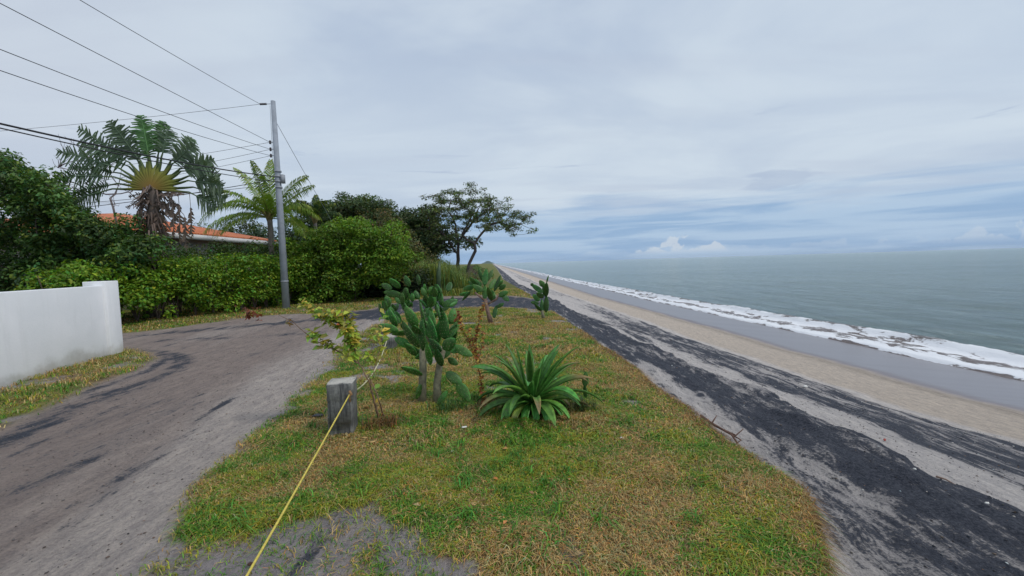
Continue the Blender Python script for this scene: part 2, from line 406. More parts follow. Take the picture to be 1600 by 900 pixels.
t.put(b.inputs['Base Color'], col); t.put(b.inputs['Roughness'], t.attr('rgh').outputs['Fac'])
b.inputs['Specular IOR Level'].default_value = .35
hh = t.math('ADD', t.math('MULTIPLY', s2, .6), t.math('MULTIPLY', s3, .4))
hh = t.math('MULTIPLY', hh, t.math('ADD', t.math('MULTIPLY', dry, .97), .03))
s4 = t.noise(t.mapping(tc, rot=(0, 0, .1), scale=(1, .55, 1)), 4.5, 4, .6, .6)
hh = t.math('ADD', hh, t.math('MULTIPLY', t.math('MULTIPLY', s4, dry), .9))
t.put(b.inputs['Normal'], t.bump(hh, 1.0, .10))
GROUND = m
for k, nm in ((0, 'beach'), (1, 'lawn_soil'), (2, 'dirt_road')):
    q = quads[cls == k]; used, invx = np.unique(q, return_inverse=True)
    V = np.stack([X.ravel()[used], Y.ravel()[used], Z.ravel()[used]], 1)
    me = mesh_np(nm, V, [invx.reshape(-1, 4)], C.reshape(-1, 3)[used], True,
                 dict(blk=blk.ravel()[used], wet=(wet*isb).ravel()[used], rgh=rgh.ravel()[used]))
    tag(link(nm, me, None, [GROUND]), kind='structure')

# ------------------------------------------------------------------ sea
vs = line_axis(-40, 22000, 0, 50, .22, 1.035); us = line_axis(13.0, 22000, 14, 24, .11, 1.05)
VV, UU = np.meshgrid(vs, us)
front = np.interp(VV, [-40, 0, 13, 27, 60, 100, 400], [16.4, 16.3, 16.2, 15.5, 15.2, 15.0, 15.0])+.35*(fbm(VV*.25, VV*0, 61, 4)-.5)*2
fd = (UU-front)*(1.22+.9*ss(VV, 16, 80))
wv = .28*np.exp(-((fd-3.2-.6*(fbm(VV*.12, VV*0+4, 63, 3)-.5)*2)/.55)**2)*(.4+.9*fbm(VV*.15, VV*0+9, 65, 3))
wv = wv+.05*np.exp(-((fd-1.3)/.5)**2)*fbm(VV*.6, fd, 66, 3)*2
foamh = (fbm(UU*4, VV*2.2, 67, 4)-.5)*.09*ss(fd, .1, .5)*(1-ss(fd, 4.0, 4.8))
swell = (fbm(UU*.35, VV*.1, 69, 4)-.5)*.28*ss(fd, 3.5, 8)*(1-ss(VV+UU, 150, 600))
ZW = WATER_Z+.02+wv+foamh+swell - .14*(1-ss(fd, -.02, .30))
foam = np.exp(-((fd-.45)/.45)**2)*.60+np.exp(-((fd-2.7-.6*(fbm(VV*.3, VV*0, 64, 3)-.5)*2)/.6)**2)*.42+.36*ss(fd, 0, .4)*(1-ss(fd, 3.0, 3.7))
foam *= ss(fd, -.05, .08)*(1-ss(fd, 3.4, 4.3))
foam *= 1.1-.2*ss(VV, 40, 120)
shal = (1-ss(fd, 2.5, 4.6))
XW = UU*cS-VV*sS; YW = UU*(-sS)*-1*0+VV*cS+UU*sS
m, t, b, out = material('sea_water')
tc = t.node('ShaderNodeTexCoord').outputs['Object']
fo = t.attr('foam').outputs['Fac']; sh = t.attr('shal').outputs['Fac']
v1 = t.mapping(tc, rot=(0, 0, -.05), scale=(1, .45, 1))
f1 = t.noise(v1, 1.3, 7, .65, .8); f2 = t.noise(v1, 7, 6, .7, .5)
fm = t.step(t.math('ADD', fo, t.math('ADD', t.math('MULTIPLY', t.math('SUBTRACT', f1, .5), 3.0), t.math('MULTIPLY', t.math('SUBTRACT', f2, .5), .8))), .36, .58)
fm = t.math('MULTIPLY', fm, t.step(fo, .02, .15))
big = t.noise(t.mapping(tc, scale=(.3, 1, 1)), .02, 3, .5)
deep = t.mix(t.step(big, .35, .65), (.20, .285, .275), (.24, .325, .305))
wc = t.mix(sh, deep, (.30, .25, .235))
col = t.mix(fm, wc, (.80, .81, .83))
t.put(b.inputs['Base Color'], col); t.put(b.inputs['Roughness'], t.mix(fm, (.15,)*3, (.8,)*3))
b.inputs['IOR'].default_value = 1.33; b.inputs['Specular IOR Level'].default_value = .5
w1 = t.noise(t.mapping(tc, rot=(0, 0, .2), scale=(1, .42, 1)), .8, 8, .68, .6); w2 = t.noise(t.mapping(tc, rot=(0, 0, -.4), scale=(1, .5, 1)), 2.4, 5, .6, .3)
hh = t.math('ADD', w1, t.math('MULTIPLY', w2, .22))
hh = t.math('ADD', hh, t.math('MULTIPLY', t.math('MULTIPLY', f2, fm), .25))
bp_ = t.node('ShaderNodeBump'); t.put(bp_.inputs['Height'], hh); t.put(bp_.inputs['Strength'], t.math('SUBTRACT', 1.0, t.math('MULTIPLY', fm, .78))); bp_.inputs['Distance'].default_value = 1.5
t.put(b.inputs['Normal'], bp_.outputs[0])
nu, nv = UU.shape; I = np.arange(nu*nv).reshape(nu, nv)
q = np.stack([I[:-1, :-1], I[1:, :-1], I[1:, 1:], I[:-1, 1:]], -1).reshape(-1, 4)
XW = UU*cS - VV*sS; YW = UU*sS*0 + VV*cS + UU*(sS)
me = mesh_np('sea', np.stack([XW, YW, ZW], -1), [q], None, True, dict(foam=foam, shal=shal))
tag(link('sea', me, None, [m]), kind='structure')
# far island on the horizon
c = at(763, 413, 9000); c[2] = 0
mb = MB(); a = np.linspace(-1, 1, 41); prof = np.maximum(0, 1-np.abs(a)**1.1)*(.72+.5*fbm(a*3+5, a*0, 71, 3))
prof[np.abs(a) > .98] = 0
prof = np.where(a > .25, prof*.8, prof)
rows = []
for j, s in enumerate((0, .45, .8, 1, .8, .45, 0)):
    rows.append(np.stack([c[0]+a*150, np.full(41, c[1]+(j-3)*60), -3+prof*62*s], 1))
V = np.concatenate(rows); I = np.arange(7*41).reshape(7, 41)
mb.add(V, np.stack([I[:-1, :-1], I[:-1, 1:], I[1:, 1:], I[1:, :-1]], -1).reshape(-1, 4), col=(.06, .09, .05))
tag(mb.obj('hills', LEAF), kind='structure')

# ------------------------------------------------------------------ leaves and trees
def nrm(v): return v/(np.linalg.norm(v, axis=-1, keepdims=True)+1e-9)
def leaf_mesh(name, P, N, size, cols, aspect=.5, fold=.25, parent=None, mat=None, axis=None):
    """one folded leaf (two quads) at each point P with normal N"""
    n = len(P); A = rng.normal(size=(n, 3)) if axis is None else axis+rng.normal(size=(n, 3))*.3
    N = nrm(N); A = nrm(A-N*np.sum(A*N, 1)[:, None]); B = np.cross(N, A)
    s = (size*(.65+.7*rng.random(n)))[:, None] if np.ndim(size) == 0 else np.asarray(size)[:, None]
    w_ = s*aspect*.5
    V = np.stack([P-A*s*.5, P+N*0, P+A*s*.5-N*s*.12, P-A*s*.05+B*w_+N*w_*fold*2, P-A*s*.05-B*w_+N*w_*fold*2], 1)
    base = np.arange(n)[:, None]*5
    T = np.concatenate([base+np.array([[0, 1, 3]]), base+np.array([[1, 2, 3]]), base+np.array([[0, 4, 1]]), base+np.array([[1, 4, 2]])])
    me = mesh_np(name, V, [T], np.repeat(cols, 5, 0), False)
    return link(name, me, parent, [mat or LEAF])
def varied(base, n, v=.25, yellow=.12):
    c = np.tile(np.asarray(base, float), (n, 1))*(1+v*rng.normal(size=(n, 1))).clip(.45, 1.7)
    y = rng.normal(size=n)*yellow; c[:, 0] *= (1+y*1.6).clip(.4, 2.2); c[:, 2] *= (1-y).clip(.4, 1.8)
    return c
def clumps_to_leaves(cl, per, flat=.7, core=.35, up=.8):
    """cl: rows x,y,z,r ; leaves spread through each clump's volume"""
    Ps, Ns, K = [], [], []
    for i, (x, y, z, r) in enumerate(cl):
        n = max(4, int(per*r*r)); d = nrm(rng.normal(size=(n, 3)))
        rr = r*(core+(1-core)*rng.random(n)**.6)
        p = d*rr[:, None]*np.array([1, 1, flat])+np.array([x, y, z])
        Ps.append(p); Ns.append(d*.7+np.array([0, 0, up])+rng.normal(size=(n, 3))*.45); K.append(np.full(n, i))
    return np.concatenate(Ps), np.concatenate(Ns), np.concatenate(K)
def skeleton(trunks, targets, r_tip=.012, power=2.3, wig=.12, seg=.35, droop=.0, min_h=None):
    """grow branches from trunk polylines to the target points; pipe-model radii"""
    nodes = []; parent = []; child_ok = []
    def addp(pts, par):
        for p in pts:
            nodes.append(np.array(p, float)); parent.append(par); par = len(nodes)-1
        return par
    for tr in trunks:
        pts = [np.array(tr[0], float)]
        for a_, b_ in zip(tr[:-1], tr[1:]):
            a_ = np.array(a_, float); b_ = np.array(b_, float); k = max(2, int(np.linalg.norm(b_-a_)/seg))
            pts += [a_+(b_-a_)*q/k for q in range(1, k+1)]
        par = -1
        if nodes:
            dj_ = [np.linalg.norm(q-pts[0]) for q in nodes]
            if min(dj_) < .6: par = int(np.argmin(dj_)); pts = pts[1:]
        for j, p in enumerate(pts):
            if j > 0 and j < len(pts)-1: p = p+rng.normal(size=3)*wig*.12
            nodes.append(p); parent.append(par); par = len(nodes)-1
    zmin = min_h if min_h is not None else min(t[0][2] for t in trunks)+.5
    targets = sorted([np.array(t_) for t_ in targets], key=lambda q: min(np.linalg.norm(q-tr[-1]) for tr in trunks))
    tips = []
    for q in targets:
        A = np.array(nodes); dd = q-A; L = np.linalg.norm(dd, axis=1)
        cost = L*(1+.8*np.maximum(0, -dd[:, 2]/(L+1e-6)))+np.where(A[:, 2] < zmin, 50, 0)
        i = int(np.argmin(cost)); a_ = A[i]; L0 = L[i]; k = max(2, int(L0/seg))
        mid_ = (a_+q)/2+np.array([0, 0, -.10*L0+droop])+rng.normal(size=3)*wig*L0*.5
        pts = []
        for s_ in range(1, k+1):
            f = s_/k; pts.append((1-f)**2*a_+2*f*(1-f)*mid_+f*f*q+(rng.normal(size=3)*wig*.15 if s_ < k else 0))
        tips.append(addp(pts, i))
    n = len(nodes); acc = np.zeros(n)
    kids = [[] for _ in range(n)]
    for i, p in enumerate(parent):
        if p >= 0: kids[p].append(i)
    order = sorted(range(n), key=lambda i: 0)
    for i in range(n-1, -1, -1):
        acc[i] = max(acc[i], r_tip**power)
        if parent[i] >= 0: acc[parent[i]] += acc[i]*(1 if len(kids[parent[i]]) > 1 else 1)
    rad = acc**(1/power)
    return nodes, parent, kids, rad
def grow_fix(nodes, parent, kids, tip, power):
    n = len(nodes); acc = [0]*n
    for i in range(n-1, -1, -1):
        if not kids[i]: acc[i] = tip**power
        else: acc[i] = sum(acc[k] for k in kids[i])*1.01
    return np.array(acc)**(1/power)
def skel_mesh(mb, sk, col, tip, power=2.3, k=6, maxr=None, flare=0):
    nodes, parent, kids, _ = sk
    rad = grow_fix(nodes, parent, kids, tip, power)
    if maxr: rad = rad*min(1, maxr/rad.max()); rad = np.maximum(rad, tip)
    for i, p in enumerate(parent):
        if p == -1 or kids[p][0] != i and True:
            if p == -1:
                if not kids[i]: continue
                chain = [i]
            else: chain = [p, i]
            j = i
            while kids[j]:
                j = max(kids[j], key=lambda q: rad[q]) if False else kids[j][0]
                chain.append(j)
            r = np.array([rad[c_] for c_ in chain])
            if p >= 0: r[0] = r[1]
            if len(chain) > 1: mb.tube(np.array([nodes[c_] for c_ in chain]), r, k if r.max() > .03 else 4, col, False, .08)
LD = 1.9
def tree(name, label, cat, trunks, clumps, per, leaf, leafcol, barkcol=(.12, .10, .085), tip=.012, maxr=.2, group=None,
         flat=.7, core=.3, v=.25, yellow=.12, power=2.3, wig=.14, aspect=.5, clump_var=.15, up=.8, min_h=None, extra_cols=None, twigs=0):
    base = np.array(trunks[0][0]); root = empty(name, base)
    tag(root, label, cat, group)
    sk = skeleton(trunks, [c_[:3] for c_ in clumps], wig=wig, min_h=min_h)
    mb = MB(); skel_mesh(mb, sk, barkcol, tip, power, 7, maxr)
    if twigs:
        for c_ in clumps:
            for _ in range(twigs):
                d = nrm(rng.normal(size=3)+np.array([0, 0, .4])); p = np.array(c_[:3])
                q = p+d*c_[3]*np.array([1, 1, flat])
                mb.tube([p, (p+q)/2+rng.normal(size=3)*.05, q], [tip, tip*.8, tip*.4], 3, barkcol, False)
    mb.obj('trunk', BARK, root)
    if per:
        P_, N_, K_ = clumps_to_leaves(clumps, per*LD, flat, core, up)
        cv = 1+clump_var*rng.normal(size=len(clumps))
        cols = varied(leafcol, len(P_), v, yellow)*cv.clip(.5, 1.6)[K_][:, None]
        if extra_cols:
            for fr, ec in extra_cols:
                s_ = rng.random(len(P_)) < fr; cols[s_] = varied(ec, s_.sum(), .2, .1)
        leaf_mesh('crown', P_, N_, leaf*1.15, cols, aspect, parent=root)
    return root
def ell_clumps(c, rad, n, r, zmin=None, shell=.55, rv=.4, squash=1.0):
    out_ = []
    while len(out_) < n:
        d = nrm(rng.normal(size=3)); q = shell+(1-shell)*rng.random()**.7
        p = np.array(c)+d*np.array(rad)*q
        if zmin is not None and p[2] < zmin: continue
        out_.append((*p, r*(1-rv/2+rv*rng.random())))
    return out_
def gp(px, py, y, z=None):
    p = at(px, py, y)
    if z is not None: p[2] = z
    return p
def foot(px, y): p = at(px, 430, y); p[2] = float(zfun(p[0], p[1])); return p

# ------------------------------------------------------------------ white boundary wall
m, t, b, out = material('white_wall_paint')
tc = t.node('ShaderNodeTexCoord').outputs['Object']
n_ = t.noise(tc, 1.2, 6, .6); st = t.noise(t.mapping(tc, scale=(3, 3, .35)), 2.0, 5, .6)
zz = t.sep(tc)[2]
c = t.mix(t.step(n_, .35, .7), (.80, .81, .82), (.87, .87, .88))
c = t.mix(t.math('MULTIPLY', t.step(st, .52, .75), .2), c, (.6, .61, .6))
c = t.mix(t.math('MULTIPLY', t.step(t.math('ADD', zz, t.math('MULTIPLY', t.math('SUBTRACT', n_, .5), .9)), .28, .02), .55), c, (.36, .33, .27))
t.put(b.inputs['Base Color'], c); b.inputs['Roughness'].default_value = .7
t.put(b.inputs['Normal'], t.bump(t.noise(tc, 25, 5, .6), .25, .01)); WALL = m
pc = onz(194, 549); pl = onz(0, 607); dw = nrm((pl-pc)[:2]); an = math.atan2(dw[1], dw[0])
wroot = empty('boundary_wall', (pc[0], pc[1], 0)); tag(wroot, 'smooth white painted boundary wall ending in a thick square pillar on the left grass verge', 'wall')
nn_ = np.array([-dw[1], dw[0]]);
if nn_[0] > 0: nn_ = -nn_        # normal pointing away from the road
def wbox(s0, s1, d0, d1, z0, z1, nm):
    c_ = pc[:2]+dw*(s0+s1)/2+nn_*(d0+d1)/2
    mb = MB(); mb.box((c_[0], c_[1], (z0+z1)/2), (s1-s0, d1-d0, z1-z0), an); return bevel(mb.obj(nm, WALL, wroot, False), .012)
wbox(0, .38, 0, .38, -.2, 1.47, 'pillar'); wbox(.38, 14, .05, .22, -.2, 1.385, 'wall_panel')

# ------------------------------------------------------------------ house behind the hedge
m, t, b, out = material('terracotta_tile')
tc = t.node('ShaderNodeTexCoord').outputs['Object']
wv_ = t.node('ShaderNodeTexWave', wave_type='BANDS', bands_direction='Y'); t.put(wv_.inputs[0], tc); wv_.inputs['Scale'].default_value = 1.6; wv_.inputs['Distortion'].default_value = .2
wx = t.node('ShaderNodeTexWave', wave_type='BANDS', bands_direction='X', wave_profile='SAW'); t.put(wx.inputs[0], tc); wx.inputs['Scale'].default_value = .9
n_ = t.noise(tc, 3, 5, .6)
c = t.mix(t.step(n_, .3, .7), (.50, .12, .045), (.72, .25, .11)); t.put(b.inputs['Base Color'], c)
b.inputs['Roughness'].default_value = .8
t.put(b.inputs['Normal'], t.bump(t.math('ADD', wv_.outputs[1], wx.outputs[1]), .8, .06)); TILE = m
PLAS = rough_mat('plaster', (.62, .60, .56), .85, .08, 2, 20, .15, .01)
house = empty('house', (-20.5, 22.5, 0)); tag(house, 'low house with orange tiled hip roof and white fascia behind the travellers palm', 'house')
hx0, hx1, hy0, hy1 = -29.0, -15.8, 18.6, 26.9; ez = 3.30; ov = .8
mb = MB(); mb.box(((hx0+hx1)/2, (hy0+hy1)/2, ez/2), (hx1-hx0, hy1-hy0, ez)); mb.obj('wall', PLAS, house, False)
def corner(i, j, z, o=ov): return ((hx1+o) if i else (hx0-o), (hy1+o) if j else (hy0-o), z)
rz_ = 4.85; cy = (hy0+hy1)/2
V = [corner(0, 0, ez+.16), corner(1, 0, ez+.16), corner(1, 1, ez+.16), corner(0, 1, ez+.16), (hx0+4, cy, rz_), (hx1-5, cy, rz_)]
V += [(x_, y_, z_-.08) for x_, y_, z_ in V]
mb = MB(); mb.add(V, [(0, 1, 5, 4), (2, 3, 4, 5), (6, 10, 11, 7), (8, 11, 10, 9), (0, 6, 7, 1), (1, 7, 8, 2), (2, 8, 9, 3), (3, 9, 6, 0)], [(1, 2, 5), (3, 0, 4), (7, 11, 8), (9, 10, 6)])
roof = mb.obj('roof', TILE, house, False)
mb = MB()
for a_, b_ in ((corner(0, 0, 0), corner(1, 0, 0)), (corner(1, 0, 0), corner(1, 1, 0)), (corner(1, 1, 0), corner(0, 1, 0)), (corner(0, 1, 0), corner(0, 0, 0))):
    a_ = np.array(a_); b_ = np.array(b_); L = np.linalg.norm(b_-a_); mb.box(((a_+b_)/2+np.array([0, 0, ez-.045])), (L+.1 if abs(a_[1]-b_[1]) < .1 else .1, .1 if abs(a_[1]-b_[1]) < .1 else L-.1, .24))
mb.obj('fascia', rough_mat('white_fascia', (.7, .7, .7), .6, .08), roof, False)
GLASS = rough_mat('dark_window_glass', (.03, .035, .04), .15, .1, 2, 3, .02, .01, .6); FRM = rough_mat('window_frame_paint', (.6, .6, .6), .5, .05)
for yy in (20.5, 23.5):
    mb = MB(); mb.box((hx1+.02, yy, 1.6), (.09, 1.5, 1.3)); f = mb.obj('window', FRM, house, False)
    mb = MB(); mb.box((hx1+.06, yy, 1.6), (.05, 1.34, 1.14)); o = mb.obj('pane', GLASS, f, False)
for xx in (-18.5, -22, -26):
    mb = MB(); mb.box((xx, hy0-.02, 1.6), (1.5, .09, 1.3)); f = mb.obj('window', FRM, house, False)
    mb = MB(); mb.box((xx, hy0-.06, 1.6), (1.34, .05, 1.14)); o = mb.obj('pane', GLASS, f, False)

# ------------------------------------------------------------------ hedges and left trees
dark = (.068, .135, .035); midg = (.055, .105, .022); lime = (.15, .26, .022); olive = (.075, .095, .035)
def hedge(name, label, path, width, h0, h1, n, r, per, leaf, col, **kw):
    path = np.array(path); L = np.cumsum(np.r_[0, np.linalg.norm(np.diff(path, axis=0), axis=1)]); cl_ = []; stems = []
    for i in range(n):
        s_ = rng.random()*L[-1]; p = np.array([np.interp(s_, L, path[:, 0]), np.interp(s_, L, path[:, 1])])
        top = h0+(h1-h0)*s_/L[-1]
        k = np.interp(s_, L, range(len(path))); k = min(int(k), len(path)-2); d = nrm(path[k+1]-path[k]); nv_ = np.array([d[1], -d[0]])
        z = .25+(top-.25-r*.6)*rng.random()**.7; bulge = .72+.28*math.sin(math.pi*min(1, z/top*.95))
        off = (rng.random()*2-1); off = math.copysign(abs(off)**.45, off)*width/2*bulge
        p = p+nv_*off
        cl_.append((p[0], p[1], z+.15*(vn(s_*1.3, 0, 5)-.5)*2*(z > top*.6), r*(.7+.6*rng.random())))
    root = empty(name, (path[len(path)//2][0], path[len(path)//2][1], 0)); tag(root, label, 'hedge')
    mb = MB()
    for s_ in np.arange(.3, L[-1], .55):
        p = np.array([np.interp(s_, L, path[:, 0]), np.interp(s_, L, path[:, 1])]); top = h0+(h1-h0)*s_/L[-1]
        for _ in range(3):
            q = rng.normal(size=2)*.35; mb.tube([(p[0], p[1], 0), (p[0]+q[0]*.5, p[1]+q[1]*.5, top*.45), (p[0]+q[0], p[1]+q[1], top*.85)], [.03, .02, .01], 5, (.13, .10, .08), False)
    tag(mb.obj('twigs', BARK, root), kind='stuff')
    P_, N_, K_ = clumps_to_leaves(cl_, per, kw.get('flat', .8), .35, .7)
    cv = (1+.18*rng.normal(size=len(cl_))).clip(.55, 1.5)
    leaf_mesh('foliage', P_, N_, leaf, varied(col, len(P_), .25, .15)*cv[K_][:, None], .55, parent=root); return root
hp = [tuple(foot(60, 11.6)[:2]), tuple(foot(205, 14.0)[:2]), tuple(foot(330, 15.9)[:2]), tuple(foot(470, 19.6)[:2])]
hedge('hedge', 'long bright green leafy hedge running from the white wall pillar to the utility pole', hp, 1.7, 1.9, 2.4, 380, .36, 700, .115, lime)
hp2 = [(x_-1.5, y_+1.7) for x_, y_ in hp[1:]]
hedge('hedge', 'darker taller hedge with reddish tips standing behind the bright hedge under the coconut palm', hp2, 1.6, 2.5, 3.0, 230, .40, 520, .11, (.065, .115, .025))
# dark tree at far left, with branches
def px_clumps(spots, y, r, jit=.25, dj=.8, n=1):
    o_ = []
    for s_ in spots:
        for _ in range(n):
            yy = y+(rng.random()-.5)*2*dj
            p = at(s_[0]+rng.normal()*jit*18, s_[1]+r*F/y*.85+jit*7+rng.normal()*jit*12, yy); o_.append((*p, (s_[2] if len(s_) > 2 else r)*(.8+.4*rng.random())))
    return o_
sp = [(-60, 300), (-90, 360), (-40, 250), (0, 262), (30, 268), (55, 285), (15, 300), (80, 310), (105, 325), (50, 325), (-20, 340), (10, 360), (50, 365), (95, 360), (130, 345), (150, 365), (120, 380), (165, 385), (80, 395), (200, 405), (205, 390), (180, 378), (30, 400), (-30, 400), (150, 410), (215, 410), (190, 425), (110, 425), (70, 440), (20, 432), (-20, 440), (155, 440)]
tree('broadleaf_tree', 'dense dark green tree leaning over the white wall at the left edge', 'tree', [[foot(60, 15), gp(70, 400, 15), gp(60, 350, 15)], [foot(140, 14.4), gp(120, 420, 14.6), gp(95, 390, 15)]],
     px_clumps([(a_, b_-14) for a_, b_ in sp]+[(x_, y_) for x_, y_ in ((175, 345), (200, 358), (150, 335), (215, 375), (190, 375), (130, 322), (20, 238), (60, 262), (95, 292), (165, 360))], 14.8, .5, .8, 1.5, 7), 420, .12, dark, maxr=.16, tip=.014, clump_var=.3, extra_cols=[(.12, (.16, .24, .04))])
sp = [(-120, 330), (-180, 360), (-60, 400), (-140, 300), (0, 440), (-80, 440), (40, 430), (-160, 430), (90, 440)]
tree('shrub', 'dark leafy shrub filling the space behind the left end of the white wall', 'shrub', [[foot(-50, 13.2), gp(-60, 420, 13.2)]], px_clumps(sp, 13.2, .6, 1, 1, 5), 360, .12, (.028, .055, .02), tip=.012, maxr=.08)
# leafless tree beside the palm
bt = [gp(x_, y_, 19+rng.random()*1.5) for x_, y_ in [(100, 235), (120, 250), (90, 262), (135, 240), (150, 275), (165, 258), (140, 250), (185, 290), (205, 300), (200, 300), (225, 320), (110, 285), (130, 300), (215, 285), (170, 262), (92, 260), (235, 300), (155, 300), (180, 320), (160, 280), (125, 265), (105, 300)]]
rt = empty('bare_tree', foot(185, 19.3)); tag(rt, 'leafless grey tree with thin forking branches left of the travellers palm', 'tree')
sk = skeleton([[foot(185, 19.3), gp(186, 390, 19.3), gp(181, 340, 19.3), gp(172, 310, 19.4)]], bt, wig=.12); mb = MB(); skel_mesh(mb, sk, (.16, .14, .14), .014, 2.2, 6, .13)
for p in bt:
    for _ in range(5):
        q = p+np.array([rng.normal()*.35, rng.normal()*.2, abs(rng.normal())*.45]); mb.tube([p, (p+q)/2+rng.normal(size=3)*.05, q], [.012, .009, .005], 3, (.16, .14, .14), False)
mb.obj('trunk', BARK, rt)

# ------------------------------------------------------------------ travellers palm
TPY = 15.0; PX = TPY/F
root = empty('travellers_palm', foot(236, TPY)); tag(root, 'tall travellers palm with a flat fan of torn leaves and a yellow base', 'palm tree')
cen = at(242, 296, TPY)
mb = MB(); tp = [foot(232, TPY), at(234, 400, TPY), at(238, 350, TPY), at(241, 315, TPY), cen]
mb.tube(tp, [.17, .15, .15, .17, .2], 12, (.13, .105, .09), True, .1)
for i in range(90):       # old leaf bases wrapped round the trunk
    f = rng.random(); p = np.array([np.interp(f, np.linspace(0, 1, 5), [q[k] for q in tp]) for k in range(3)]); a_ = rng.random()*6.28
    d = np.array([math.cos(a_), math.sin(a_), 0]); q = p+d*.17
    mb.tube([q, q+d*.12+np.array([0, 0, .12]), q+d*(.2+.25*rng.random())+np.array([0, 0, -.05-.3*rng.random()])], [.04, .035, .01], 4, np.array([.16, .12, .10])*(.6+.8*rng.random()), False)
mb.obj('trunk', BARK, root)
FANROT = .15
def fanpt(r, th, lat=0):     # a point in the plane of the fan
    return cen+np.array([math.cos(th)*r*math.cos(FANROT), math.cos(th)*r*math.sin(FANROT)+lat, math.sin(th)*r])
def torn_blade(mb, p, d, L, W, droop, side, col, ns=26, lat=.25, gap=.2):
    """banana-like blade: midrib along a curve with torn strips either side"""
    d = nrm(d); pts = []; q = np.array(p, float); dd = d.copy(); n = 14
    for i in range(n+1):
        pts.append(q.copy()); dd = nrm(dd+np.array([0, 0, -droop])*(i/n)); q = q+dd*L/n
    pts = np.array(pts); mb.tube(pts, np.linspace(.028, .006, n+1), 5, np.array(col)*1.5, False)
    for sgn in (-1, 1):
        for i in range(ns):
            f = (i+.3*rng.random())/ns; w_ = W*math.sin(math.pi*min(.97, f*.86+.13))**.6*(.75+.4*rng.random())
            k = f*n; k0 = int(min(k, n-1)); pp = pts[k0]+(pts[k0+1]-pts[k0])*(k-k0); tn = nrm(pts[k0+1]-pts[k0])
            bn = nrm(np.cross(tn, side))*sgn; out_ = nrm(bn*.9+tn*(.35+.2*rng.random())+side*lat*rng.normal())
            wd = L/ns*(1.15-gap*2*rng.random())*.5
            a0 = pp-tn*wd; a1 = pp+tn*wd; tipd = np.array([0, 0, -1])*w_*(.10+.28*rng.random()+droop*.8)
            m0 = pp+out_*w_*.5+tipd*.25; e = pp+out_*w_+tipd
            V_ = [a0, a1, m0-tn*wd*.95+side*.02, m0+tn*wd*.95-side*.02, e-tn*wd*.45, e+tn*wd*.45]
            mb.add(V_, [(0, 1, 3, 2), (2, 3, 5, 4)], col=np.array(col)*(.75+.5*rng.random()))
side0 = np.array([math.sin(FANROT), -math.cos(FANROT), 0])
specs = [(-6, 72, 42, .12), (4, 76, 44, .09), (14, 74, 50, .07), (24, 72, 40, .06), (33, 66, 48, .05), (42, 62, 50, .05), (52, 60, 50, .05), (62, 62, 46, .04), (72, 62, 40, .02), (84, 60, 50, .01),
         (92, 58, 52, .01), (101, 52, 62, .02), (109, 52, 64, .02), (118, 62, 66, .03), (127, 64, 78, .03), (136, 68, 84, .03), (145, 76, 80, .04), (153, 80, 74, .06), (161, 82, 72, .07), (170, 80, 66, .08), (180, 84, 60, .10)]
for i, (deg, rp, bl, dr) in enumerate(specs):
    th = R(deg); rp *= 1-.16*abs(math.cos(th)); bl *= 1-.18*abs(math.cos(th)); dr *= .6; lat = .10*(1 if i % 2 else -1)
    mb = MB(); c_ = np.array([.10, .15, .05]); tone = (.105, .155, .095)
    P0 = fanpt(.22, th, lat*.2); P1 = fanpt(.9, th, lat*.6); P2 = fanpt(rp*PX*1.0, th, lat); P2[2] -= .10*abs(math.cos(th))
    mb.tube([P0, P1, (P1+P2)/2+np.array([0, 0, .06]), P2], [.055, .042, .028, .020], 6, (.12, .17, .07), False)
    # yellow overlapping sheath
    S0 = fanpt(.02, th); S1 = fanpt(.62, th-R(5.2), -.10); S2 = fanpt(.62, th+R(5.2), -.12); r3_ = rng.uniform(.72, 1.05); S3 = fanpt(r3_, th-R(1.8), lat*.6-.05); S4 = fanpt(r3_, th+R(1.8), lat*.6-.05); S5 = fanpt(.62, th, -.17); S6 = fanpt(r3_, th, lat*.6-.09); S0 = S0+np.array([0, -.2, 0])
    mb.add([S0, S1, S5, S2, S3, S6, S4], [(1, 2, 5, 4), (2, 3, 6, 5)], [(0, 2, 1), (0, 3, 2)], col=np.array([(.36, .20, .05), (.25, .25, .05), (.28, .28, .055), (.22, .22, .05), (.12, .16, .05), (.14, .18, .05), (.12, .16, .05)]))
    torn_blade(mb, P2, nrm(P2-P1)+np.array([0, 0, -.15*abs(math.cos(th))]), bl*PX, .44+.07*rng.random(), dr*1.3, side0, np.array(tone)*(.85+.4*rng.random())*(np.array([.9, 1.25, .75]) if 80 < deg < 108 else 1), 19, .3 if not 80 < deg < 115 else .08, .12 if not 80 < deg < 115 else .02)
    f_ = mb.obj('leaf', LEAF, root)
for (x0, y0_, x1, y1, w_) in [(236, 300, 200, 305, .16), (240, 312, 195, 322, .16), (245, 305, 288, 300, .14), (240, 318, 282, 318, .15), (238, 325, 205, 345, .18), (242, 322, 262, 375, .2), (236, 322, 222, 385, .2), (244, 312, 280, 345, .14), (240, 330, 250, 395, .2), (235, 335, 232, 400, .18), (262, 306, 276, 322, .1), (250, 340, 268, 392, .18), (230, 340, 212, 385, .16)]:
    mb = MB(); p0 = at(x0, y0_, TPY-.1); p1 = at(x1, y1, TPY-.15+rng.normal()*.3); L = np.linalg.norm(p1-p0)
    torn_blade(mb, p0, p1-p0, L, w_, .03, nrm(np.array([rng.normal()*.4, -1, .3*rng.normal()])), np.array([.17, .125, .105])*(.6+.6*rng.random()), 16, .6)
    o = mb.obj('dead_leaf', LEAF, root)
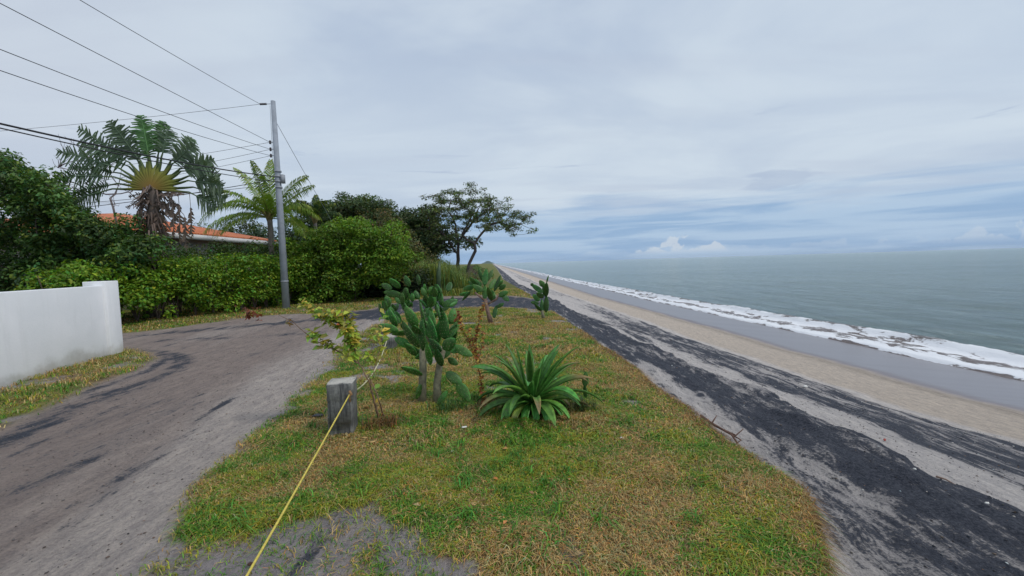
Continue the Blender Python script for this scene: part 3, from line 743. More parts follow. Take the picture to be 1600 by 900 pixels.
for (x_, y0_, y1, yb) in [(278, 322, 382, 300), (296, 325, 375, 302), (268, 320, 372, 303), (214, 330, 368, 318), (287, 340, 392, 335)]:
    mb = MB(); p0 = at(250 if x_ > 240 else 232, 304, TPY-.1); p1 = at(x_, yb, TPY-.3); p2 = at(x_+2, y0_, TPY-.3); p3 = at(x_+4, y1, TPY-.3)
    mb.tube([p0, (p0+p1)/2+np.array([0, 0, .05]), p1, p2], [.02, .015, .012, .01], 4, (.15, .12, .10), False)
    torn_blade(mb, p2, p3-p2, np.linalg.norm(p3-p2), .13, .0, np.array([0, -1, 0.]), (.17, .13, .11), 12, .6)
    mb.obj('dead_leaf', LEAF, root)

# ------------------------------------------------------------------ coconut palms
def frond(mb, p, d, L, W, droop, col, ribcol=(.25, .28, .08), n=16, ns=58, sagl=.55, tipy=0.0):
    d = nrm(np.array(d, float)); q = np.array(p, float); pts = []; dd = d.copy()
    for i in range(n+1):
        pts.append(q.copy()); dd = nrm(dd+np.array([0, 0, -droop])*(.3+i/n)); q = q+dd*L/n
    pts = np.array(pts); mb.tube(pts, np.linspace(.03, .005, n+1), 5, ribcol, False)
    hz_ = nrm(np.cross(d, [0, 0, 1.0])+rng.normal(size=3)*.15)
    for sgn in (-1, 1):
        for i in range(ns):
            f = .14+.85*(i+rng.random()*.5)/ns; k = f*n; k0 = int(min(k, n-1)); pp = pts[k0]+(pts[k0+1]-pts[k0])*(k-k0); tn = nrm(pts[k0+1]-pts[k0])
            w_ = W*math.sin(math.pi*(f*.8+.17))**.7*(.85+.3*rng.random())
            o1 = nrm(hz_*sgn+tn*.75+np.array([0, 0, .25])+rng.normal(size=3)*.08); a_ = pp; b_ = pp+o1*w_*.5; c_ = pp+o1*w_*.85+np.array([0, 0, -1])*w_*sagl*(.6+.6*rng.random())
            wd = tn*.018+np.array([0, 0, .008])
            cc = np.array(col)*(.75+.5*rng.random()); 
            if rng.random() < .05+tipy*f**3: cc = np.array([.30, .34, .07])*(.8+.4*rng.random())
            mb.add([a_-wd*.6, a_+wd*.6, b_-wd, b_+wd, c_], [(0, 1, 3, 2)], [(2, 3, 4)], col=cc)
def coco(label, px, y, py_top, fr, base_r=.13, wig=0, L=1.0, col=(.17, .27, .04), group=None):
    base = foot(px, y); top = at(px+wig, py_top, y); root = empty('coconut_palm', base); tag(root, label, 'palm tree', group)
    mb = MB(); n = 26; pts = [base+(top-base)*i/n+np.array([.08*math.sin(i/n*3), 0, 0]) for i in range(n+1)]
    mb.tube(pts, [base_r*(1.25-.4*i/n)*(1+.07*(i % 2)) for i in range(n+1)], 10, (.22, .19, .17), True, .05)
    mb.obj('trunk', BARK, root)
    mb = MB()
    for i in range(14):
        a_ = i*2.4; d = np.array([math.cos(a_), math.sin(a_), .9+.5*rng.random()]); mb.tube([top-np.array([0, 0, .25]), top+d*.14, top+d*.38], [.07, .05, .03], 5, (.22, .17, .07), False)
    mb.obj('crown_shaft', BARK, root)
    for az_, el_, ln, dr in fr:
        mb = MB(); a_ = R(az_); d = (math.cos(a_)*math.cos(R(el_)), math.sin(a_)*math.cos(R(el_)), math.sin(R(el_)))
        frond(mb, top+np.array([0, 0, .05]), d, ln*L, .72*L, dr, np.array(col)*(.8+.35*rng.random()), tipy=.5)
        mb.obj('frond', LEAF, root)
coco('coconut palm with arching yellow green fronds just behind the utility pole', 421, 20, 342,
     [(185, 35, 3.6, .15), (172, 22, 3.4, .14), (200, 15, 2.9, .11), (100, 80, 2.9, .03), (170, 66, 3.0, .07), (20, 62, 2.7, .07), (0, 30, 2.6, .12), (340, 8, 2.5, .12), (215, 50, 2.6, .1), (250, 40, 2.4, .12), (290, 45, 2.4, .13), (320, 25, 2.4, .12), (60, 40, 2.4, .1), (130, 35, 2.6, .1), (260, 75, 2.6, .05), (30, 48, 2.6, .04), (225, 5, 2.2, .1), (355, -8, 2.6, .05)], L=1.0)
coco('small dark palm poking out of the trees right of the utility pole', 492, 25, 345,
     [(a_, 35+25*rng.random(), 1.9, .09) for a_ in range(0, 360, 36)]+[(90, 80, 1.8, .03)], .1, L=.85, col=(.05, .095, .035))

# ------------------------------------------------------------------ trees behind
def many(spots, y, r, n, dj, jit=1): return px_clumps(spots, y, r, jit, dj, n)
tree('broadleaf_tree', 'round green tree behind the house roof left of the coconut palm', 'tree', [[foot(340, 33), gp(345, 400, 33)]], many([(320, 358), (345, 350), (370, 348), (390, 345), (355, 375), (330, 378), (395, 370), (300, 372), (375, 395), (340, 400)], 33, .95, 6, 1.8), 90, .2, (.075, .105, .04), maxr=.25, tip=.02, group='trees far behind the hedge')
tree('broadleaf_tree', 'dark green tree between the coconut palm trunk and the pole', 'tree', [[foot(430, 31), gp(430, 400, 31)]], many([(400, 352), (430, 358), (455, 350), (470, 360), (440, 380), (410, 385), (465, 390), (480, 375), (390, 400), (430, 405)], 31, .95, 7, 1.6), 100, .2, (.038, .07, .028), maxr=.25, tip=.02)
# bright green bush
sp = [(470, 385), (480, 365), (500, 352), (520, 345), (540, 342), (560, 345), (580, 352), (600, 362), (612, 372), (590, 378), (560, 370), (530, 368), (505, 375), (480, 395), (462, 410), (470, 430), (485, 415), (455, 395), (510, 395), (540, 392), (462, 450), (480, 445), (458, 470), (500, 418), (575, 395), (605, 392), (520, 420), (495, 440), (515, 445), (540, 415), (590, 405)]
tree('broadleaf_shrub', 'large bright green spreading shrub with a dark hollow under it beside the pole', 'shrub', [[foot(540, 20.6), gp(545, 430, 20.6), gp(535, 395, 20.6)], [foot(480, 20.4), gp(478, 430, 20.4)]],
     many(sp, 20.2, .46, 13, 1.4), 420, .115, (.13, .225, .022), maxr=.07, tip=.010, barkcol=(.2, .17, .14), clump_var=.22)
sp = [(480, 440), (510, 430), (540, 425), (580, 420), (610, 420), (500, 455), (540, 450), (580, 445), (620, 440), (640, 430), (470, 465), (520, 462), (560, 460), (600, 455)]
tree('shrub', 'undergrowth coloured dark as the shade beneath the large bright green shrub', 'shrub', [[foot(560, 22.5), gp(560, 440, 22.5)]], many(sp, 22.6, .65, 13, 1.0), 300, .13, (.030, .052, .020), maxr=.08, tip=.012)  # added leaf clumps, shade of the hollow put into their dark colour
sp = [(590, 345), (605, 338), (620, 345), (630, 360), (635, 378), (622, 372), (608, 358), (640, 395), (580, 335), (615, 390), (628, 405)]
tree('broadleaf_tree', 'brownish olive shrub tree right of the large bright green shrub', 'tree', [[foot(612, 22.2), gp(618, 425, 22), gp(614, 385, 22)]], many(sp, 22, .5, 6, .8), 200, .10, (.14, .14, .05), maxr=.1, tip=.012, extra_cols=[(.25, (.20, .14, .07))])
sp = [(480, 330), (500, 318), (520, 310), (545, 302), (565, 300), (585, 302), (600, 308), (620, 312), (640, 315), (655, 322), (665, 335), (640, 335), (610, 330), (580, 320), (550, 320), (520, 328), (500, 340), (650, 350), (665, 360), (680, 350), (640, 358), (660, 375), (600, 345), (560, 335)]
tree('rain_tree', 'broad flat topped dark green tree behind the bright shrub', 'tree', [[foot(575, 34), gp(575, 400, 34), gp(585, 360, 34)], [foot(652, 33), gp(655, 390, 33), gp(668, 370, 33), gp(660, 350, 33)]],
     many(sp, 34, 1.0, 8, 2.6), 100, .2, (.065, .10, .035), maxr=.3, tip=.022, flat=.45, clump_var=.22)
# two stemmed umbrella tree on the shore
def p(px, py, y=32): return at(px, py, y)
tr1 = [p(714, 440), p(716, 405), p(716, 378), p(712, 352), p(706, 338)]
tr1b = [p(716, 400), p(700, 375), p(685, 358)]
tr2 = [p(728, 442, 31), p(734, 412, 31), p(743, 392, 31), p(741, 380, 31), p(728, 373, 31)]
tr1[0][2] = 0; tr2[0][2] = 0
tr3 = [tr2[3], p(752, 365, 31), p(765, 352, 31), p(790, 345, 31)]
tr4 = [tr1[2], p(728, 362), p(740, 345), p(748, 325)]
tr5 = [tr2[4], p(722, 366, 31), p(730, 352, 31), p(738, 335, 31)]
sp = [(690, 305), (705, 298), (720, 296), (735, 292), (750, 298), (765, 310), (778, 318), (792, 324), (802, 330), (795, 338), (775, 330), (755, 318), (735, 310), (715, 312), (698, 318), (682, 315), (672, 325), (685, 330), (705, 328), (725, 325), (745, 330), (675, 340), (690, 345), (670, 355), (700, 350), (662, 345), (760, 335), (808, 340)]
cl_ = many(sp, 32, .42, 10, 2.2, .75); 
for q in [(812, 350), (800, 352), (785, 350), (818, 345), (770, 345), (690, 372), (675, 378), (668, 368), (690, 384)]: cl_ += [(*at(q[0], q[1], 31.5+rng.normal()*.7), .22) for _ in range(2)]
tree('umbrella_tree', 'airy flat crowned tree with two dark bent trunks leaning over the beach', 'tree', [tr1, tr1b, tr2, tr3, tr4, tr5], cl_, 135, .13, (.11, .16, .055), barkcol=(.085, .07, .065), maxr=.24, tip=.016, flat=.45, power=2.1, wig=.16, clump_var=.25, min_h=2.5, extra_cols=[(.12, (.14, .12, .05))], twigs=3)
# far treeline inland
for (px_, y, h, col_, lb) in [(-40, 45, 7.5, (.05, .08, .035), 'distant green tree beyond the house at the far left'), (250, 48, 6.0, (.055, .085, .04), 'distant green tree behind the house seen under the travellers palm'), (560, 52, 9.0, (.05, .075, .035), 'distant green tree rising behind the broad flat topped tree'), (650, 60, 8.5, (.045, .07, .03), 'distant dark tree filling the gap beside the umbrella tree')]:
    b_ = foot(px_, y); tree('broadleaf_tree', lb, 'tree', [[b_, b_+np.array([0, 0, h*.5])]], ell_clumps(b_+np.array([0, 0, h*.62]), (4.5, 3, h*.33), 60, 1.2), 60, .28, col_, maxr=.3, tip=.03)
hc = [(-3.2, 36), (-4.6, 50), (-7.6, 80), (-13.5, 150)]
hedge('scrub', 'low green scrub along the crest of the bank beyond the umbrella tree', hc, 3.2, 1.0, 1.3, 330, .45, 150, .22, (.12, .17, .05))
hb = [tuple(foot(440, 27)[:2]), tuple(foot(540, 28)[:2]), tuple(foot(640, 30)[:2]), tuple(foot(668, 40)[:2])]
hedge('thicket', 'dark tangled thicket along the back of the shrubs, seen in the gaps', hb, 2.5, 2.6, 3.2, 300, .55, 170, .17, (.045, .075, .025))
# coastal bank scrub: tall grass, tangle, columnar cactus
def blades(name, pts, h, wd, col, lean=.35, v=.2, mat=None, cols=None, bend=.5):
    n = len(pts); a_ = rng.random(n)*6.283; d = np.stack([np.cos(a_), np.sin(a_), np.zeros(n)], 1); s_ = np.stack([-d[:, 1], d[:, 0], d[:, 2]], 1)
    H = (h*(.55+.8*rng.random(n)) if np.ndim(h) == 0 else h)[:, None]; W = (wd*(.7+.6*rng.random(n)) if np.ndim(wd) == 0 else wd)[:, None]*.5
    ln = (lean*(.3+1.2*rng.random(n)))[:, None]; up_ = np.array([0, 0, 1.0])
    m1 = pts+d*H*ln*.35+up_*H*.6; tp_ = pts+d*H*ln*(1+bend)+up_*H*(1-.45*ln*(1+bend))
    V = np.stack([pts-s_*W, pts+s_*W, m1-s_*W*.8, m1+s_*W*.8, tp_], 1); k = np.arange(n)[:, None]*5
    c_ = varied(col, n, v, .15) if cols is None else cols
    return mesh_np(name, V, [k+np.array([[0, 1, 3, 2]]), k+np.array([[2, 3, 4]])], np.repeat(c_, 5, 0), True)
n = 9000; pp = []
while len(pp) < n:
    px_ = 612+rng.random()*125; y = 23+rng.random()*10; q = foot(px_, y)
    if U(q[0], q[1]) > .6: continue
    pp.append(q)
pp = np.array(pp); hts = (1.0+1.5*ss(-pp[:, 0]+pp[:, 1]*-.09, -.2, 2.4))*(.5+.6*rng.random(n))
me = blades('tall_grass', pp, hts, np.full(n, .03), (.21, .27, .08), .5, .35)
tag(link('tall_grass', me, None, [GRASS]), 'tall pale green reed like grass on the bank before the umbrella tree', 'grass', kind='stuff')
n = 1500; q = [foot(655+rng.random()*95, 21.3+rng.random()*9) for _ in range(n)]; q = np.array([a_ for a_ in q if U(a_[0], a_[1]) < 1.2])
me = blades('scrub_grass', q, .5, .03, (.22, .26, .07), .6, .3); tag(link('scrub_grass', me, None, [GRASS]), 'low scrubby grass along the back of the bank', 'grass', kind='stuff')
for k, (x0, x1, lb) in enumerate([(668, 712, 'tangle of bare brown twigs on the bank behind the prickly pears'), (700, 745, 'bare thorny twigs around the feet of the umbrella tree trunks')]):
    b_ = foot((x0+x1)/2, 26.5); rt = empty('dry_bush', b_); tag(rt, lb, 'bush')
    mb = MB()
    for i in range(110):
        s_ = foot(x0+rng.random()*(x1-x0), 25+rng.random()*3.5); e = s_+np.array([rng.normal()*.5, rng.normal()*.4, .35+1.0*rng.random()])
        mb.tube([s_, (s_+e)/2+rng.normal(size=3)*.15, e], [.014, .011, .005], 3, (.17, .13, .11), False)
    mb.obj('twigs', BARK, rt)
    leaf_mesh('leaves', np.array([foot(x0+rng.random()*(x1-x0), 25+rng.random()*3.5)+np.array([0, 0, .1+rng.random()*.9]) for _ in range(900)]), rng.normal(size=(900, 3))+np.array([0, 0, .6]), .11, varied((.09, .11, .04), 900, .3, .3), .45, parent=rt)
rt = empty('columnar_cactus', foot(685, 19.5)); tag(rt, 'single dark upright column cactus behind the rear prickly pear', 'cactus')
mb = MB(); mb.tube([foot(684, 19.5), at(685, 430, 19.5), at(687, 408, 19.5)], [.10, .11, .04], 8, (.04, .075, .035), True, .1)
mb.obj('stem', SUCC, rt)

# ------------------------------------------------------------------ utility pole and wires
PY = 17.3; pb = foot(445, PY); pt = at(425, 158, PY); pt[0] = pb[0]*.5+pt[0]*.5; pb = np.array([pt[0]+.02, PY, pb[2]])
root = empty('utility_pole', pb); tag(root, 'tall round grey concrete utility pole at the edge of the hedge', 'utility pole')
CONC = rough_mat('pole_concrete', (.30, .33, .37), .75, .12, 3, 25, .2, .01)
mb = MB(); mb.tube([pb-np.array([0, 0, .2]), pb*.5+pt*.5, pt], [.145, .12, .085], 16, (1, 1, 1)); mb.obj('pole_shaft', CONC, root)
INS = rough_mat('insulator', (.09, .07, .07), .35, .1); CAB = rough_mat('cable', (.035, .035, .04), .6, .1)
def zpole(py): return at(432, py, PY)[2]
ztop = zpole(162)
mb = MB(); mb.tube([(pt[0]-.06, PY, ztop), (pt[0]-.28, PY, ztop)], .012, 5)
ip = np.array([pt[0]-.52, PY, ztop])
mb.obj('bracket', METAL, root)
mb = MB(); xs = np.linspace(pt[0]-.28, pt[0]-.52, 13); mb.tube([(x_, PY, ztop) for x_ in xs], [.02 if i % 2 else .045 for i in range(13)], 10); mb.obj('insulator', INS, root)
att = []
for py_ in (222, 233, 243):
    z_ = zpole(py_); mb = MB(); mb.tube([(pb[0]-.08, PY, z_), (pb[0]-.24, PY, z_)], .014, 5); bk = mb.obj('bracket', METAL, root)
    mb = MB(); mb.tube([(pb[0]-.24, PY, z_+h_) for h_ in (-.07, -.03, 0, .03, .07)], [.03, .045, .03, .045, .03], 10); mb.obj('insulator', INS, root); att.append(z_)
for py_ in (268, 276, 284, 293, 440):
    z_ = zpole(py_); mb = MB(); mb.tube([(pb[0], PY, z_-.03), (pb[0], PY, z_+.03)], .135 if py_ < 300 else .15, 16); mb.obj('clamp_band', METAL, root)
z_ = zpole(280); mb = MB(); mb.box((pb[0]+.18, PY, z_), (.12, .16, .34)); mb.obj('junction_box', METAL, root, False)
mb = MB(); mb.tube([(pb[0]-.135, PY-.03, zpole(165)), (pb[0]-.15, PY-.03, zpole(230)), (pb[0]-.16, PY-.03, zpole(292))], .006, 4); mb.obj('ground_wire', CAB, root)
def wire(label, S, E, sag, r, group, mat=None, n=48):
    S = np.array(S, float); E = np.array(E, float); pts = [S+(E-S)*q-np.array([0, 0, 4*sag*q*(1-q)]) for q in np.linspace(0, 1, n)]
    mb = MB(); mb.tube(pts, r, 5); o = mb.obj('power_line', mat or CAB, None); o.location = (0, 0, 0)
    me = o.data; c_ = Vector(S); me.transform(Matrix.Translation(-c_)); o.location = c_
    return tag(o, label, 'cable', group)
def span_A(S, px, py, L=32.0):    # span that comes back over the road; through the point seen at (px,py)
    dirv = np.array([.03, -1.0]); d = ray(px, py); k = d[0]/d[1]
    tt = (k*S[1]-S[0])/(dirv[0]-k*dirv[1]); yy = S[1]+dirv[1]*tt; z_ = CAMZ+d[2]/d[1]*yy
    E = np.array([S[0]+dirv[0]*L, S[1]+dirv[1]*L, S[2]]); q = tt/L
    return E, max(.02, (S[2]-z_)/(4*q*(1-q)))
def span_B(S, px, py, L=30.0):
    dirv = np.array([-1.0, .107]); d = ray(px, py); k = d[0]/d[1]
    tt = (k*S[1]-S[0])/(dirv[0]-k*dirv[1]); yy = S[1]+dirv[1]*tt; z_ = CAMZ+d[2]/d[1]*yy
    E = np.array([S[0]+dirv[0]*L, S[1]+dirv[1]*L, S[2]]); q = tt/L
    return E, (S[2]-z_)/(4*q*(1-q))
GA = 'overhead wires coming back over the road'; GB = 'overhead wires running off to the left'
A_ = [(ip, 125, 0, .008, 'topmost thin wire reaching the insulator at the pole tip'), ((pb[0]-.24, PY, att[0]), 0, 5, .008, 'second thin wire from the top crossing the upper left sky'),
      ((pb[0]-.24, PY, att[1]), 0, 77, .008, 'third thin wire from the top in the left sky'), ((pb[0]-.24, PY, att[2]), 0, 110, .008, 'fourth thin wire passing just over the travellers palm'),
      ((pb[0]-.14, PY, zpole(276)), 0, 193, .020, 'thick black upper cable crossing in front of the travellers palm'), ((pb[0]-.14, PY, zpole(284)), 0, 200, .013, 'thinner black cable just under the thick one before the palm')]
for S, px_, py_, r_, lb in A_:
    E, sg = span_A(np.array(S), px_, py_); wire(lb, S, E, sg, r_, GA)
B_ = [(ip, 230, 183, .007, 'faint wire from the pole tip running left behind the palm top'), ((pb[0]-.24, PY, att[0]), 300, 243, .007, 'upper of three thin wires leaving the pole brackets to the left'),
      ((pb[0]-.24, PY, att[1]), 330, 253, .007, 'middle of three thin wires leaving the pole brackets to the left'), ((pb[0]-.24, PY, att[2]), 335, 262, .007, 'lowest of three thin wires leaving the pole brackets to the left'),
      ((pb[0]-.14, PY, zpole(280)), 300, 302, .014, 'dark cable dropping left from the pole clamps through the palm fronds'), ((pb[0]-.14, PY, zpole(288)), 350, 297, .010, 'lower dark cable beside the one dropping left through the palm fronds')]
for S, px_, py_, r_, lb in B_:
    E, sg = span_B(np.array(S), px_, py_); wire(lb, S, E, max(.05, min(sg, 2.5)), r_, GB)
wire('steel guy wire slanting down from the right side of the pole into the shrub', (pt[0]+.1, PY, zpole(193)), tuple(at(585, 462, 27)), .05, .010, None, METAL)

# ------------------------------------------------------------------ concrete blocks and rope
m, t, b, out = material('weathered_concrete')
tc = t.node('ShaderNodeTexCoord').outputs['Object']
n1_ = t.noise(tc, 9, 7, .7); n2_ = t.noise(t.mapping(tc, scale=(6, 6, .5)), 7, 6, .65); nz = t.sep(t.node('ShaderNodeNewGeometry').outputs['Normal'])[2]
c = t.mix(t.step(n1_, .35, .7), (.13, .13, .125), (.27, .27, .25)); c = t.mix(t.math('MULTIPLY', t.step(n2_, .45, .62), .85), c, (.06, .062, .065))
c = t.mix(t.math('MULTIPLY', t.step(nz, .5, .9), t.step(n1_, .3, .5)), c, (.50, .48, .43))
t.put(b.inputs['Base Color'], c); b.inputs['Roughness'].default_value = .92
t.put(b.inputs['Normal'], t.bump(t.math('ADD', n2_, n1_), .8, .012)); BLOCK = m
def block(label, x_, y_, wd, dp, h, rz, lean):
    r_ = empty('concrete_post', (x_, y_, 0), 0); tag(r_, label, 'bollard', 'rough concrete posts joined by a rope')
    mb = MB(); N = 14; V = []; 
    ca, sa = math.cos(rz), math.sin(rz)
    # lofted rounded rectangle with a step two thirds up
    ring = []
    for q in range(24):
        a_ = q/24*2*math.pi+.13; cx, sy = math.cos(a_), math.sin(a_); e = .16
        ring.append((math.copysign(abs(cx)**e, cx), math.copysign(abs(sy)**e, sy)))
    zs = [-.12, .0, .12, .125, .3, h*.66, h*.68, h*.84, h*.97, h]; ks = [1, 1, .99, 1.02, 1.0, .98, 1.03, 1.02, 1.03, .96]
    for z_, k_ in zip(zs, ks):
        for (u_, v_) in ring:
            X_ = u_*wd/2*k_*(1+.02*rng.normal()*.5); Y_ = v_*dp/2*k_
            V.append((x_+X_*ca-Y_*sa+lean*z_, y_+X_*sa+Y_*ca, z_+.01*rng.normal()*.4))
    n_ = len(ring); Q = [(i*n_+j, i*n_+(j+1) % n_, (i+1)*n_+(j+1) % n_, (i+1)*n_+j) for i in range(len(zs)-1) for j in range(n_)]
    V.append((x_+lean*h, y_, h+.004)); c_ = len(V)-1; T = [(c_, (len(zs)-1)*n_+j, (len(zs)-1)*n_+(j+1) % n_) for j in range(n_)]
    mb.add(V, Q, T); mb.obj('block', BLOCK, r_, False); return r_
bp = onz(529, 680); block('weathered grey concrete post with a pale top in the foreground beside the road', bp[0], bp[1]+.12, .235, .24, .50, .18, .02)
bp2 = onz(607, 545); block('small dark concrete post with white top behind left side of front prickly pear', bp2[0], bp2[1]+.1, .26, .24, .44, .1, 0)
YR = rough_mat('yellow_rope', (.62, .50, .10), .6, .2, 60, 220, .6, .003); WR = rough_mat('pale_rope', (.55, .52, .33), .7, .2, 60, 220, .6, .003)
k0 = np.array([bp[0]+.13, bp[1]+.0, .40])
def rope(name, label, pts, r, mat):
    pts = np.array(pts); mb = MB(); mb.tube(pts, r, 8, (1, 1, 1), True); o = mb.obj(name, mat); return tag(o, label, 'rope')
e0 = at(380, 900, 1.75); dirr = (e0-k0); E0 = k0+dirr*2.1
rope('rope', 'taut yellow rope running from the front concrete post to the bottom of the view', [k0+(E0-k0)*q-np.array([0, 0, .10*q*(1-q)]) for q in np.linspace(0, 1, 40)], .0062, YR)
k1 = np.array([bp2[0]+.04, bp2[1]-.03, .36])
rope('rope', 'slack pale rope sagging between the front and rear concrete posts', [k0+(k1-k0)*q-np.array([0, 0, 1.0*q*(1-q)*.85]) for q in np.linspace(0, 1, 40)], .0075, WR)
mb = MB()
mb.tube([k0+np.array([.0, -.01, .03]), k0+np.array([.02, -.02, 0]), k0+np.array([.0, -.02, -.02]), k0+np.array([.012, -.03, -.07])], [.012, .016, .01, .006], 7)
tag(mb.obj('rope_knot', rough_mat('brown_rope', (.30, .17, .08), .8, .2)), 'brown cord knot holding the ropes to the corner of the front concrete post', 'rope')

# ------------------------------------------------------------------ prickly pears
def pad_mesh(name, p0, p1, wd, thick, phi, curl=0.0, col=(.04, .10, .035)):
    p0 = np.array(p0, float); p1 = np.array(p1, float); ax = p1-p0; L = np.linalg.norm(ax); ax /= L
    view = nrm(np.array([0, -1.0, .1])); sd_ = np.cross(ax, view); sd_ = nrm(sd_); nm = np.cross(sd_, ax)
    s2_ = sd_*math.cos(phi)+nm*math.sin(phi); n2__ = np.cross(s2_, ax); V = []; C_ = []; nr, nk = 13, 14
    for i in range(nr):
        f = i/(nr-1); w_ = math.sin(math.pi*min(1, f)**.80)**.62*wd/2 if 0 < f < 1 else 0
        w_ = max(w_, wd*.10*(1-f)*(f < .3)); th_ = thick/2*(math.sin(math.pi*f)**.5 if 0 < f < 1 else 0); th_ = max(th_, thick*.22*(f < .2))
        c_ = p0+ax*L*f+n2__*curl*L*(f*f)
        for k in range(nk):
            a_ = k/nk*2*math.pi; V.append(c_+s2_*w_*math.cos(a_)+n2__*th_*math.sin(a_))
            C_.append(np.array(col)*(1.0+.7*abs(math.cos(a_))**6)*(1+.5*f*f))
    I_ = np.arange(nr*nk).reshape(nr, nk); Q = [(I_[i, k], I_[i, (k+1) % nk], I_[i+1, (k+1) % nk], I_[i+1, k]) for i in range(nr-1) for k in range(nk)]
    V.append(p0); V.append(p1+n2__*curl*L); C_ += [col, col]; T = [(nr*nk, (k+1) % nk, k) for k in range(nk)]+[(nr*nk+1, (nr-1)*nk+k, (nr-1)*nk+(k+1) % nk) for k in range(nk)]
    # spines clusters as tiny dark dots (areoles)
    mb = MB(); mb.add(np.array(V), Q, T, col=np.array(C_))
    rows = max(3, int(L/.035))
    for i in range(1, rows):
        f = i/rows; w_ = math.sin(math.pi*f**.8)**.62*wd/2; nc = max(1, int(w_*2/.035))
        for k in range(nc):
            q = ((k+.5+.5*(i % 2))/nc*2-1)*.9
            if abs(q) > .95: continue
            th_ = thick/2*math.sin(math.pi*f)**.5*math.sqrt(1-q*q)
            for sg in (-1, 1):
                c_ = p0+ax*L*f+n2__*curl*L*f*f+s2_*w_*q+n2__*th_*sg
                mb.add([c_+ax*.0045, c_+s2_*.0045, c_-ax*.0045, c_-s2_*.0045, c_+n2__*sg*.009], None, [(0, 1, 4), (1, 2, 4), (2, 3, 4), (3, 0, 4)], col=(.30, .29, .16))
    return mb.mesh(name)
PADC = (.020, .115, .018)
def cactus(label, base, trunks, pads, y0, px, thick=.03, tcol=(.19, .18, .12)):
    """pads: (x0,y0,x1,y1,width_px,dy,phi) read off the photograph, at y0+dy metres"""
    root = empty('prickly_pear', base); tag(root, label, 'cactus')
    for pts, rd in trunks:
        mb = MB(); P_ = [np.array(q) for q in pts]; mb.tube(P_, rd, 10, tcol, True, .12); mb.obj('stem', WOODY, root)
    for q in pads[:100]:
        x0, y0_, x1, y1, w_, dy_, ph = q[:7]; w_ *= .95
        a_ = at(x0, y0_, y0+dy_); b_ = at(x1, y1, y0+dy_+(q[7] if len(q) > 7 else rng.normal()*.05*y0/5)); me = pad_mesh('pad', a_, b_, w_*y0/F, thick*(.8+.5*rng.random()), ph+rng.normal()*.25, rng.normal()*.09, np.array(PADC)*(.55+.75*rng.random())*np.array([1+.9*rng.random(), 1, 1]))
        link('pad', me, root, [SUCC])
    return root
Y1 = 4.9
fr_pads = [(622, 517, 590, 508, 15, .0, .2), (620, 510, 604, 486, 15, .1, .3), (655, 543, 622, 505, 21, .0, .1), (652, 512, 632, 478, 18, .15, .4), (665, 512, 654, 470, 15, .2, .9), (655, 522, 645, 508, 14, -.08, .0),
           (661, 548, 655, 498, 15, -.05, .6), (682, 535, 669, 492, 17, .05, .5), (695, 530, 690, 484, 24, .12, .15), (705, 505, 709, 480, 14, .2, .3), (699, 530, 719, 498, 20, .1, .2), (690, 548, 668, 530, 17, -.1, .4),
           (692, 545, 712, 530, 20, -.12, .2), (700, 545, 726, 545, 17, .0, .6), (712, 543, 739, 556, 14, -.05, .3), (672, 570, 668, 535, 15, -.12, .7), (690, 572, 680, 545, 17, -.05, .2), (660, 586, 627, 571, 15, -.1, .2),
           (657, 600, 652, 625, 10, -.05, .9), (697, 582, 722, 600, 17, -.05, .2), (714, 598, 736, 626, 19, -.08, .2), (684, 632, 699, 610, 11, -.15, .6), (640, 520, 612, 520, 15, .3, .9), (676, 520, 674, 485, 16, .3, .3),
           (650, 555, 632, 535, 15, .15, .4), (700, 560, 716, 570, 12, .2, .4), (675, 545, 690, 500, 19, .25, .1), (655, 540, 640, 488, 19, .3, .2), (668, 552, 648, 560, 14, .1, .8), (688, 500, 680, 475, 15, .1, 1.1), (668, 540, 645, 515, 16, .15, .3), (676, 530, 662, 500, 15, .2, .2), (700, 540, 712, 508, 18, .2, .2), (660, 560, 640, 540, 15, .2, .5), (672, 560, 676, 528, 16, .1, .2), (640, 540, 615, 528, 15, .25, .3), (690, 560, 706, 540, 15, .15, .3), (648, 525, 636, 500, 15, .3, .4)]
b1 = onz(670, 634)
cactus('big prickly pear with two woody stems in front, left of the agave', b1, [([at(659, 640, Y1), at(660, 600, Y1), at(661, 575, Y1), at(660, 545, Y1)], [.055, .045, .042, .035]), ([at(684, 640, Y1-.05), at(683, 600, Y1), at(687, 570, Y1), at(692, 545, Y1)], [.052, .045, .04, .035])], fr_pads, Y1, 0)
def grow_pads(seed, starts, gens, px_len, spread, w_rat, y0, dj, upb=.5):
    r_ = random.Random(seed); out_ = []; cur = [(x_, y_, a_) for x_, y_, a_ in starts]
    for g_ in range(gens):
        nxt = []
        for (x_, y_, a_) in cur:
            for k in range(r_.choice((1, 2, 2, 3)) if g_ else 1):
                a2 = a_*(1-upb*.3)+r_.uniform(-spread, spread); L = px_len*r_.uniform(.75, 1.2)*(1.1-.1*g_)
                x2 = x_+math.sin(a2)*L; y2 = y_-math.cos(a2)*L
                out_.append((x_, y_, x2, y2, L*w_rat*r_.uniform(.85, 1.15), r_.uniform(-dj, dj), r_.uniform(-.8, .8))); nxt.append((x2, y2, a2))
        cur = nxt
    return out_
Y2 = 8.6; b2 = foot(655, Y2)
pads2 = grow_pads(3, [(640, 518, -.7), (650, 515, -.3), (660, 515, .1), (672, 515, .5), (645, 500, -1.0), (690, 500, .7), (700, 505, 1.0), (660, 500, -.2)], 5, 18, .6, .55, Y2, .45, .8)
